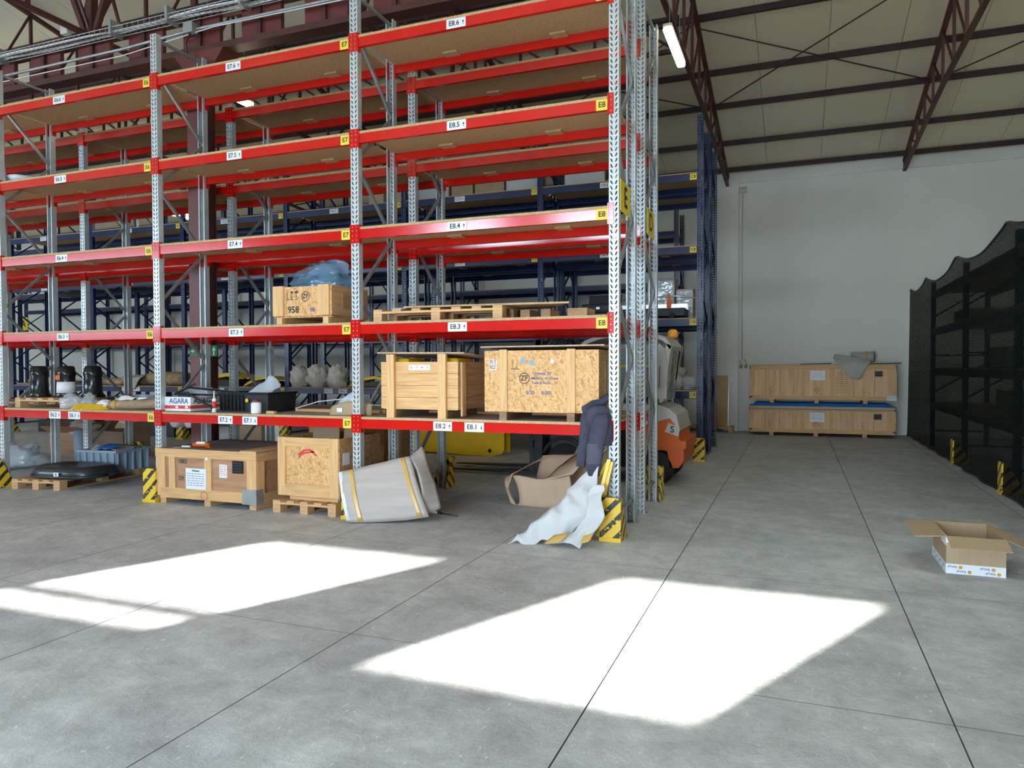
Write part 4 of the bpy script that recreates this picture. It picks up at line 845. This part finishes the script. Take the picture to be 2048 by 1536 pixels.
t=single('plastic_bag','clear plastic bag with grey contents, left one in front of the cylinders','plastic bag',G().blob((0,0,.07),(.17,.12,.12),mbubble,.35,5,1,20,14,.002),(-7.18,.14,zs)); single('plastic_bag','smaller clear plastic bag right of the bigger one','plastic bag',G().blob((0,0,.06),(.12,.1,.12),mbubble,.35,5,6,20,14,.002),(-6.98,.22,zs))
for k in range(3):
    t=thing('yellow_pad','flat yellow padded part on the shelf edge, '+('leftmost','middle','rightmost')[k]+' of three','pad',(-7.08+k*.17,.02,zs),'yellow pads',-.5); part(t,'pad_body',G().prism([(0,0),(.24,0),(.27,.03),(.22,.07),(.06,.06)],0,.11,myellow,axis='x')); part(t,'inset',G().rbox(.03,.08,.08,.18,.055,.068,myellow,.01))
t=thing('wrapped_roll','long brown wrapped roll with torn white end on the E6 shelf','roll',(-6.6,.16,zs+.055)); part(t,'roll_body',G().tube([(0,0,0),(.3,.06,.0),(.62,.2,.02),(.95,.36,.04)],[.055,.06,.07,.08],mkraft,12)); part(t,'torn_end',G().blob((-.02,0,.01),(.12,.07,.055),mwhite,.5,7,2,16,10),'torn white paper end'); part(t,'tape_strip',G().tube([(.1,.02,.0),(.16,.03,0)],.064,mtape,12),'brown tape'); part(t,'torn_flap',G().sheet([[(.05,.05,.05),(.3,.1,.07)],[(.1,.12,.1),(.35,.16,.11)]],mwhite,4,.03,9,.005),'white paper flap')
t=thing('black_case','low black case behind the yellow pads','case',(-6.95,.45,zs)); part(t,'body',G().rbox(0,.36,0,.22,0,.13,mblackm,.03)); part(t,'lid',G().rbox(-.01,.37,-.01,.23,.13,.15,mblackm,.03)); part(t,'latch',G().box(.16,.20,-.012,.0,.09,.14,mgreyb))
t=thing('clear_jug','clear plastic container behind the torn roll','container',(-6.5,.5,zs)); part(t,'body',G().rbox(0,.2,0,.14,0,.16,mbubble,.02)); part(t,'lid',G().rbox(-.006,.206,-.006,.146,.16,.175,mbubble,.02))
t=thing('white_bowl','white bowl standing on the high E6 shelf at the left','bowl',(-8.22,.25,4.067)); part(t,'bowl_body',G().lathe((0,0,0),[(.07,0),(.08,.01),(.14,.06),(.165,.10),(.155,.10),(.07,.02)],mwhite,24)); part(t,'rim',G().lathe((0,0,.098),[(.168,0),(.172,.005),(.165,.01)],mwhite,24))
# ---- C row items
zc=[a+.067 for a in LC]
def kbox(label,x,y,z,w,d,h,m=mcard2,film=True,rz=0): 
    t=cbox(label,(x,y,z),w,d,h,m,rz,closed=True)
    if film: part(t,'film_wrap',G().sheet([[(0,-.01,.01),(w/2,-.014,.02),(w,-.01,.01)],[(0,-.012,h*.5),(w/2,-.02,h*.5),(w,-.012,h*.5)],[(0,-.01,h-.01),(w/2,-.012,h-.01),(w,-.01,h-.01)]],mbubble,5,.01,12,.003))
for a in (('film wrapped brown carton on the top blue C7 shelf, leftmost',-5.5,.75,.34,True),('plain brown carton on the top blue C7 shelf, right of the wrapped one',-4.7,.45,.30,False),('grey brown board carton on the top C7 shelf, third from left',-4.2,.6,.34,False),('film wrapped carton on the top C7 shelf beside the blue upright',-3.55,.62,.38,True),('film wrapped carton on the top blue C8 shelf behind the aisle end',-2.4,.75,.36,True),('second wrapped carton on the top C8 shelf, farther right',-1.58,.55,.34,True)): kbox(a[0],a[1],6.25,zc[3],a[2],.5,a[3],mcard2,a[4])
for k,(x,h) in enumerate(((-6.6,.3),(-6.1,.22))): kbox('small white edged carton on the top C6 shelf, '+('left','right')+' one' if False else 'small carton on the top C6 shelf, '+('left one' if k==0 else 'right one'),x,6.3,zc[3],.35,.4,h,mcard,False)
# C8.3
t=thing('black_case','open black case on a brown carton, third C8 shelf','case',(-2.05,6.1,zc[1])); part(t,'body',G().rbox(0,.62,0,.5,.12,.30,mblackm,.03)); part(t,'lid',G().add([(0,.5,.30),(.62,.5,.30),(.62,.55,.5),(0,.55,.5),(0,.53,.30),(.62,.53,.30),(.62,.58,.5),(0,.58,.5)],[(0,1,2,3),(7,6,5,4),(0,4,5,1),(1,5,6,2),(2,6,7,3),(3,7,4,0)],mblackm)); part(t,'carton',G().box(.02,.6,.02,.48,0,.12,mcard2)); part(t,'latch',G().box(.28,.34,-.012,0,.2,.24,malu))
t=thing('aluminium_rack','long aluminium rail frame with orange clamps on the third C8 shelf','frame',(-1.42,5.95,zc[1]))
part(t,'rail',G().box(0,1.27,0,.05,.17,.235,malu)); part(t,'rail',G().box(0,1.2,.6,.65,.17,.235,malu)); part(t,'base',G().box(.05,1.2,.05,.6,.04,.17,mblackm)); part(t,'top_tube',G().tube([(.1,.3,.36),(1.0,.3,.40),(1.5,.32,.33)],.014,malu,8))
for x in (.05,.92): part(t,'clamp',G().prism([(x,.16),(x+.07,.16),(x+.085,.28),(x+.055,.30),(x+.05,.42),(x+.02,.42),(x+.015,.30),(x,.27)],-.012,.02,morange),'orange clamp')
for x in (.1,1.0): part(t,'wheel',G().lathe((x,.02,.05),[(.05,0),(.05,-.03)],mrubber,14,'y'))
kbox('film wrapped tan carton behind the aluminium rail frame',-.95,6.6,zc[1],.48,.3,.75,mcard,True)
kbox('second film wrapped tan carton nearer the aisle, third C8 shelf',-.45,6.65,zc[1],.3,.25,.55,mcard2,True)
t=thing('plastic_bag','white plastic bags bunched on the lowest C8 shelf','plastic bag',(-.4,6.2,zc[0])); part(t,'bag_body',G().blob((0,0,.12),(.16,.16,.15),mfoam,.3,5,2,18,12,.0)); part(t,'bag_body',G().blob((.2,.05,.12),(.17,.12,.13),mbubble,.3,5,4,18,12,.0)); part(t,'bag_neck',G().blob((.08,.02,.30),(.12,.08,.09),mfoam2,.5,6,4,14,10))
# C7.2
for k,(x,zz,rx) in enumerate(((-8.25,.2,.20),(-7.80,.22,.24),(-7.32,.2,.22))):
    t=thing('wrapped_bundle','crumpled pale cloth bundle on the lowest C7 shelf, '+('leftmost','middle one with dark opening','rightmost')[k],'bundle',(x,6.2,zc[0]-.01),'pale wrapped bundles'); part(t,'bundle_body',G().blob((0,0,zz),(rx,.22,.26),mgrime,.26,5,k*3+1,22,16,.0)); part(t,'knot',G().blob((.05,-.12,zz+.15),(.1,.08,.09),mgrime,.5,7,k,12,8))
def fender(label,x,y,z,rz=0,s=1):
    t=thing('yellow_fender',label,'machine cover',(x,y,z),None,rz); q=[(0,0),(.12,.09),(.35,.19),(.62,.23),(.85,.20)]
    part(t,'shell',G().prism([(a*s,b*s+.001) for a,b in q]+[(a*s,b*s-.06*s if b>.07 else 0.0) for a,b in q[::-1]],0,.42*s,myellow)); part(t,'lining',G().prism([(.12*s,0),(.3*s,.10*s),(.8*s,.12*s),(.85*s,0)],.02,.38*s,mblack),'black lining')
fender('yellow curved machine cover with black lining on the lowest C7 shelf',-7.05,6.15,zc[0]); fender('yellow and black machine cover on the lowest C6 shelf, lower of two',-11.0,6.15,zc[0],0,1.3); fender('long yellow machine cover behind the brown column',-9.75,6.15,zc[0],0,1.0)
kbox('dark stack of flat boxes on the lowest C7 shelf near the upright, lower',-6.15,6.3,zc[0],.55,.5,.35,mblackm,False); kbox('dark carton on top of the flat boxes at the C7 upright',-6.12,6.35,zc[0]+.358,.42,.4,.25,mdark,False)
# C5, C6 wraps
for k,(x,L,r,zz) in enumerate(((-13.4,1.0,.12,.12),(-12.6,1.25,.16,.16),(-14.2,.9,.09,.09),(-16.6,1.1,.1,.1))):
    t=thing('wrapped_bundle','long brown paper bundle on the lowest left blue shelf, '+('second from left','thickest, by the blue upright','third from left, thin','leftmost')[k],'bundle',(x,6.25,zc[0]+zz),'brown paper bundles'); part(t,'bundle_body',G().tube([(0,0,0),(L*.3,.05,0),(L*.7,.02,0),(L,.05,0)],[r*.8,r,r*1.0,r*.85],mkraft,12)); part(t,'tape_strip',G().tube([(L*.45,.03,0),(L*.52,.03,0)],r*1.06,mtape,12),'brown tape')
single('foam_sheet','pale foam sheet hanging over the lowest left blue shelf','foam sheet',G().sheet([[(0,0,-.14),(.3,-.02,-.1)],[(-.1,.05,.1),(.4,.0,.12)],[(.0,.3,.2),(.4,.3,.22)]],mfoam2,5,.04,5,.01,2),(-13.0,6.0,zc[0]+.05))
single('foam_sheet','pale foam sheet on a low stack on the floor beyond the left rack','foam sheet',G().sheet([[(0,0,.0),(.6,-.02,-.12),(1.0,0,.05)],[(-.1,.3,.1),(.5,.3,.14),(1.0,.3,.12)],[(.0,.6,.05),(.4,.6,.12),(.9,.6,.1)]],mfoam2,5,.05,4,.012,3),(-13.7,6.2,.38))
pallet('wooden pallet on the floor below the left blue shelf under the foam sheet',(-13.8,6.2,0),1.2,.8,0,7,3,.144); cbox('low brown carton on the pallet below the left blue shelf',(-13.7,6.25,.146),1.0,.7,.22,mcard2,closed=True)
for k,(x,w,h,m,l) in enumerate(((-16.3,1.6,.30,mblackm,'long low black box on the floor under the leftmost blue shelf'),(-12.9,1.1,.34,mblackm,'black low box on the floor under the blue shelf behind the grey bin'),(-10.9,.7,.28,mfoam,'white wrapped box on the floor left of the brown column'),(-9.9,.6,.32,mcard,'light carton on the floor right of the brown column'),(-9.2,.55,.38,mwhite,'white carton on the floor near the fifth blue upright'))): cbox(l,(x,6.2,0),w,.6,h,m,closed=True)
for k,(x,r,l) in enumerate(((-11.0,.14,'white roll on the floor under the blue shelf, left one'),(-10.6,.12,'white roll on the floor under the blue shelf, right one'))): single('film_roll',l,'roll',G().lathe((0,0,0),[(r,0),(r,.55),(r*.6,.56)],mwhite,16,'y'),(x,6.0,.42 if k else .44))
# yellow cover
t=thing('yellow_cover','long low yellow steel cover standing across the aisle behind the racks','machine cover',(-5.25,5.35,0)); part(t,'side_plate',G().prism([(0,.12),(.08,.04),(.75,.035),(.77,.02),(1.75,.0),(1.95,.05),(2.0,.12),(2.0,.62),(0,.62)],0,.02,myellow)); part(t,'top_plate',G().box(0,2.0,0,.3,.62,.64,myellow)); part(t,'bolt_hole',G().lathe((1.72,-.001,.10),[(.035,0),(.028,.004)],mblack,16,'y')); part(t,'rear_plate',G().box(0,2.0,.28,.30,.05,.62,myellow))
# ---- forklift
t=thing('forklift','orange and off-white forklift with cab standing in the aisle behind the racks','forklift',(.08,3.2,0))
part(t,'counterweight',G().prism([(-.62,.47),(-.12,.47),(-.08,.24),(.03,.24),(.10,.34),(.10,.55),(.05,.60),(-.0,.80),(-.08,.90),(-.62,.74)],0,1.05,morange,smooth=False),'orange counterweight')
part(t,'bumper',G().prism([(-.5,.50),(.13,.50),(.13,.60),(-.5,.64)],-.015,1.065,morange),'orange rear bumper')
part(t,'hood',G().prism([(-1.15,.70),(-.55,.74),(-.08,.90),(-.0,.80),(.02,.72),(.05,.74),(.0,.95),(-.1,1.03),(-.25,1.08),(-1.15,1.08)],.0,1.05,mlwhite),'off-white hood')
part(t,'vent_grille',G().box(.035,.055,.30,.75,.30,.48,mblackm).prism([(-.15,.72),(.03,.66),(.05,.78),(-.10,.84)],-.008,.01,mlwhite)); g=G(); g.text('S',.12,(-.05,-.012,.75),mtext); part(t,'lettering',g)
part(t,'chassis',G().box(-1.75,-.55,.02,1.03,.22,.72,mblackm).box(-.55,-.1,.25,.80,.15,.47,mblackm))
for x,r in ((-.26,.225),(-1.55,.26)):
    for y in (.0,.86): part(t,'wheel',G().lathe((x,y+.19,r),[(r*.55,0),(r*.93,.0),(r,.03),(r,.16),(r*.93,.19),(r*.5,.19)],mrubber,26,'y'))
part(t,'seat',G().rbox(-.95,-.5,.3,.75,1.08,1.18,mblackm,.05).rbox(-.60,-.46,.3,.75,1.15,1.6,mblackm,.05))
roofp=[(-1.35,1.86),(-1.25,1.95),(-1.05,2.02),(-.7,2.06),(-.35,2.05),(-.15,1.98),(-.06,1.86)]
part(t,'cab_roof',G().prism(roofp+[(a*.97-.02,b-.05) for a,b in roofp[::-1]],-.02,1.02,mlwhite),'off-white cab roof')
part(t,'rear_window_frame',G().prism([(-.22,1.10),(-.17,1.12),(-.06,1.86),(-.12,1.90),(-.25,1.5)],-.02,.06,mlwhite))
part(t,'rear_window',G().add([(-.17,.06,1.12),(-.17,.98,1.12),(-.05,.98,1.86),(-.05,.06,1.86)],[(0,1,2,3)],mglass)); part(t,'wiper',G().tube([(-.03,.5,1.8),(-.08,.5,1.4)],.01,mblack,5))
part(t,'side_window',G().add([(-1.25,.0,1.18),(-.26,.0,1.18),(-.2,.0,1.88),(-1.2,.0,1.90)],[(0,1,2,3)],mglass)); part(t,'sill_bar',G().box(-1.3,-.22,-.01,.01,1.58,1.61,myellow),'yellow sill bar')
for a,b in (((-1.70,.02,.72),(-1.28,.02,1.90)),((-1.70,1.0,.72),(-1.28,1.0,1.90)),((-.25,.98,1.08),(-.15,.98,1.95)),((-.25,.02,1.08),(-.22,.02,1.9))): part(t,'cab_post',G().bar(a,b,.05,.05,mblackm))
part(t,'beacon',G().lathe((-.10,.35,1.98),[(.07,0),(.075,.04),(.06,.10),(.03,.12)],plain('beacon_orange',(.85,.33,.03),.3),16),'orange beacon'); part(t,'window_reflection',G().rings([[(-.28+.28*a,-.05,z),(-.28+.28*a,-.03,z)]+[] for a,z in ((0,1.1),(1,1.1))][:0] or [[(x,-.06,z) for x,z in ((-.32,1.16),(-.12,1.16),(-.10,1.6),(-.14,1.82),(-.21,1.90),(-.28,1.82),(-.33,1.6))],[(x,-.03,z) for x,z in ((-.32,1.16),(-.12,1.16),(-.10,1.6),(-.14,1.82),(-.21,1.90),(-.28,1.82),(-.33,1.6))]],mlwhite,True,False),'pale rounded rear panel'); part(t,'wiper_bar',G().bar((-.215,-.063,1.3),(-.205,-.063,1.6),.006,.03,mblackm))  # pale panel stands in for the white wall reflected in the cab glass
for y in (.18,.80): part(t,'mast_rail',G().box(-2.06,-1.94,y,y+.08,.06,1.98,mblackm)); part(t,'fork',G().add([(-3.62,y-.02,.04),(-3.62,y+.1,.04),(-1.98,y+.12,.03),(-1.98,y-.04,.03),(-3.62,y-.02,.05),(-3.62,y+.1,.05),(-1.98,y+.12,.085),(-1.98,y-.04,.085)],[(3,2,1,0),(4,5,6,7),(0,1,5,4),(1,2,6,5),(2,3,7,6),(3,0,4,7)],mblackm)); part(t,'fork_shank',G().box(-2.13,-2.06,y-.02,y+.1,.03,.6,mblackm))
part(t,'mast_crossbar',G().box(-2.04,-1.96,.18,.88,1.9,1.98,mblackm).box(-2.12,-2.06,.1,.96,.42,.52,mblackm))
for k in range(3): part(t,'hose',G().tube([(-1.95,.3+.1*k,1.2),(-1.9,.3+.1*k,1.9),(-1.75,.3+.1*k,2.08-.03*k),(-1.5,.3+.1*k,2.02),(-1.42,.35+.1*k,1.7)],.018,mblack,7))
part(t,'steering_wheel',G().tube([(-1.15+.05*math.sin(a),.5+.16*math.cos(a),1.32+.15*math.sin(a)) for a in [2*math.pi*i/16 for i in range(17)]],.014,mblackm,6)); part(t,'fender',G().tube([(-1.55+.33*math.cos(a),-.0,.26+.33*math.sin(a)) for a in [math.radians(20+14*i) for i in range(11)]],.025,mblackm,6))
# ---- back wall crates
def long_crate(label,z,h,x0,y0,tarp,mp):
    t=thing('long_crate',label,'crate',(x0,y0,z)); w,d=3.06,.88
    for x in (.45,1.40,2.40): part(t,'skid',G().box(x,x+.09,0,d,0,.075,mwy))
    part(t,'panel',G().box(.02,w-.02,.02,.03,.075,h,mp)); part(t,'side_panel',G().box(0,.02,0,d,.075,h,mp)); part(t,'side_panel',G().box(w-.02,w,0,d,.075,h,mp)); part(t,'rear_panel',G().box(0,w,d-.02,d,.075,h,mp))
    part(t,'lid',G().box(0,w,0,d,h,h+.02,mply3))
    part(t,'rail',G().box(0,w,0,.02,.075,.16,mwx)); part(t,'rail',G().box(0,w,0,.02,h-.09,h,mwx))
    for a in (0,1.13,1.72,w-.09): part(t,'batten',G().box(a,a+.09,-.001,.019,.16,h-.09,mwz))
    for a in (.35,.66,.95,2.2,2.62): part(t,'panel_board',G().box(a,a+.012,.012,.02,.16,h-.09,mply))
    g=G().box(1.32,1.62,.008,.018,h-.33,h-.12,mpaper); sc_lines(g,1.35,1.59,h-.30,h-.14,.007,mtextb,5,int(z*10)); part(t,'paper_sheet',g); g=G().box(2.63,2.78,.006,.018,h-.25,h-.13,mblack)
    for k in range(3): g.box(2.64,2.77,.001,.008,h-.24+k*.035,h-.225+k*.035,mblackm)
    part(t,'vent',g); g=G()
    for cx,s in ((1.45,1),): ring(g,cx,h*.42 if h<.75 else .3,.07,.011,mredink,.012,4); g.bar((cx-.035,.011,.30),(cx+.035,.011,.30),.002,.01,mredink); g.bar((cx,.011,.265),(cx,.011,.335),.002,.01,mredink)
    for cx in (.46,2.42): ring(g,cx,.31,.04,.011,mredink,.008,12,.8); ring(g,cx+.01,.24,.03,.011,mredink,.008,12,.8); g.box(cx-.01,cx+.01,.009,.011,.18,.20,mredink)
    if not tarp: sc_lines(g,1.84,2.08,.22,h-.14,.011,mtext,10,9)
    part(t,'stencil_print',g)
    if tarp: part(t,'tarp_lid',G().add([(0,-.012,h-.05),(w,-.012,h-.05),(w-.12,.12,h+.09),(.12,.12,h+.09),(w,d,h-.02),(0,d,h-.02),(w-.12,d-.1,h+.09),(.12,d-.1,h+.09)],[(0,1,2,3),(1,4,6,2),(4,5,7,6),(5,0,3,7),(3,2,6,7)],mtarp),'blue tarpaulin cover')
    else: part(t,'corner_plate',G().box(w-.19,w+.005,-.005,0,.07,.19,mzinc),'grey metal corner plate')
    for a in (0,w-.06): part(t,'corner_strap',G().box(a,a+.07,-.004,0,.12,.15,mblackm))
long_crate('long plywood crate with blue tarpaulin top at the far white wall, lower one',0,.66,.53,11.28,True,mply2)
long_crate('long plywood crate with framed boards stacked on the blue covered one',.755,.855,.54,11.28,False,mply2)
for a,b,l in ((1.1,1.75,'thin dark board on the upper long crate, left of the foam sheet'),(2.2,3.15,'thin dark board on the upper long crate, overhanging the right end')): single('dark_board',l,'board',G().add([(a,0,0),(b,0,.01),(b,.5,.01),(a,.5,0),(a,0,.015),(b,0,.035),(b,.5,.035),(a,.5,.015)],[(3,2,1,0),(4,5,6,7),(0,1,5,4),(1,2,6,5),(2,3,7,6),(3,0,4,7)],mdarkpan),(.54,11.32,1.632))
t=thing('foam_sheet','crumpled grey foam sheet draped over the front of the upper long crate','foam sheet',(2.75,11.3,1.66))
part(t,'sheet_fold',G().sheet([[(-.05,-.06,-.32),(.1,-.06,-.34),(.15,-.05,-.25)],[(-.3,-.06,-.05),(.05,-.08,-.05),(.3,-.06,-.03)],[(-.4,.1,.08),(0,.05,.10),(.35,.1,.06)]],mfoam2,5,.03,4,.012,1)); part(t,'sheet_fold',G().sheet([[(-.42,.1,.12),(-.1,.0,.02),(.2,-.05,.0)],[(-.40,.2,.2),(-.05,.1,.14),(.3,.1,.12)]],mfoam2,5,.03,4,.012,3)); part(t,'sheet_fold',G().tube([(-.05,.2,.2),(.2,.15,.15),(.42,.1,.14)],[.05,.09,.12],mfoam2,12)); part(t,'tape_strip',G().tube([(.25,.14,.15),(.29,.13,.15)],.115,mtape,10),'brown tape')
pallet('low wooden pallet against the white wall beside the blue rack',(-1.02,11.75,0),1.15,.5,0,6,3,.13); t=thing('leaning_board','tall board edged with silver foil leaning on the wall above the low pallet','board',(-.6,12.0,.13)); part(t,'board_panel',G().prism([(0,0),(.04,0),(.24,1.38),(.20,1.38)],-.0,.6,mdeck,axis='x')); part(t,'foil_edge',G().bar((.60,.0,0.01),(.60,.2,1.38),.02,.03,malu)); part(t,'foil_edge',G().bar((0,.2,1.385),(.6,.2,1.385),.03,.02,malu))
# ---- foreground cardboard box
t=cbox('open empty cardboard box with printed white tape on the aisle floor at the right','' or (2.64,-.22,0),.39,.60,.285,mcard,0,(('f',.20,-14),('b',.19,-9),('l',.21,-4),('r',.20,-22)),name='cardboard_box')
th=.0015
part(t,'printed_tape',G().box(0,.39,-.002,0,0,.075,mpaper)); part(t,'printed_tape',G().box(-.002,0,0,.60,0,.075,mpaper)); part(t,'printed_tape',G().box(-.002,.0,0,.2,.21,.285,mpaper).box(0,.10,-.002,0,.235,.285,mpaper))
g=G()
for x,z in ((.085,.052),(.30,.052),(.145,.02),(.335,.02)):
    g.text('futo.pl',.024,(x-.045,-.0035,z),mtextb,(-1,0,0),(0,0,-1)); ring(g,x+.01,z,.014,-.0035,mring,.014,16); ring(g,x+.01,z,.009,-.004,mtext,.003,14); 
for y,z in ((.08,.05),(.22,.05),(.36,.05),(.5,.05),(.15,.02),(.30,.02),(.44,.02)): g.text('futo.pl',.024,(-.0035,y,z),mtextb,(0,-1,0),(0,0,1))
part(t,'tape_print',g)
# ================================================================== NETTED RACK on the right
NX=4.06
def yrack(label):
    t=thing('netted_rack',label,'rack',(NX,0,0)); ysn=[1.0,4.0,7.02,10.04]; k=('u',3.3,.1,'sq',mblue.name)
    if k not in UM: UM[k]=upright_mesh('upright',3.3,.1,mblue,'sq')
    for y in ysn:
        inst('upright',UM[k],t,(0,y,0),-math.pi/2); inst('upright',UM[k],t,(1.0,y,0),math.pi/2)
        for q in range(4): part(t,'diagonal_brace',G().bar((.03,y,.3+q*.75),(.97,y,.3+q*.75+(.6 if q%2 else -.0)),.03,.03,mblue))
    for i in range(3):
        ya,yb=ysn[i]+.05,ysn[i+1]-.05
        for z in (.85,1.53,2.30,3.02):
            for x in (.002,.95): part(t,'beam',G().box(x,x+.048,ya,yb,z-.11,z,mblue))
            part(t,'shelf_board',G().box(.0,1.0,ya,yb,z,z+.025,mdeck))
    return t
yrack('blue pallet rack standing behind the dark green net along the right side')
for i,y in enumerate((4.0,7.02)): 
    guard(0,0,-1,'x')
    o=[q for q in bpy.data.objects if q.name.startswith('column_guard')][-1]
    o=sorted([q for q in bpy.data.objects if q.name.startswith('column_guard')],key=lambda q:q.name)[-1]; o.location=(NX+.0,y,0); o.rotation_euler=(0,0,-math.pi/2); o['label']='striped column guard seen through the dark net, '+('nearer one' if i==0 else 'farther one')
for k,(y,z,w,h,m,l) in enumerate(((4.6,.875,1.2,.35,mcard,'low carton on the lowest shelf behind the net'),(5.2,1.555,1.0,.3,mgreyb,'grey box on the second shelf behind the net'),(8.0,2.325,.9,.25,mcard,'carton on the third shelf behind the net, far bay'))): cbox(l,(NX+.2,y,z),.5,w,h,m,closed=True)
t=thing('safety_net','dark green netting draped from post to post down to the floor','net',(3.94,0,0))
rows=[]; ys_=[];y=.2
posts=[1.0,4.0,7.02,10.04,12.2]
def topz(y):
    for a,b in zip(posts,posts[1:]):
        if a<=y<=b: u=(y-a)/(b-a); s=.20 if b-a>2.5 else .16; return 3.36-s*4*u*(1-u)*(1.0)
    return 3.3
Y=[1.0+i*.16 for i in range(71)]
for q in (0,.02,.25,.5,.75,.95,1.0):
    rows.append([(.02+.006*math.sin(yy*5)+(.018*math.sin(yy*6)*(1-q)**3)-.02*(1-q),yy,.012+(topz(yy)-.012)*q) for yy in Y])
v=[p for r in rows for p in r]; n=len(Y); f=[(j*n+i,j*n+i+1,(j+1)*n+i+1,(j+1)*n+i) for j in range(len(rows)-1) for i in range(n-1)]
part(t,'net_mesh',G().add(v,f,mnet,True)); part(t,'top_rope',G().tube(rows[-1],.016,mblackm,5)); part(t,'bottom_rope',G().tube([(x,y,.015) for x,y,z in rows[0]],.016,mblackm,5))
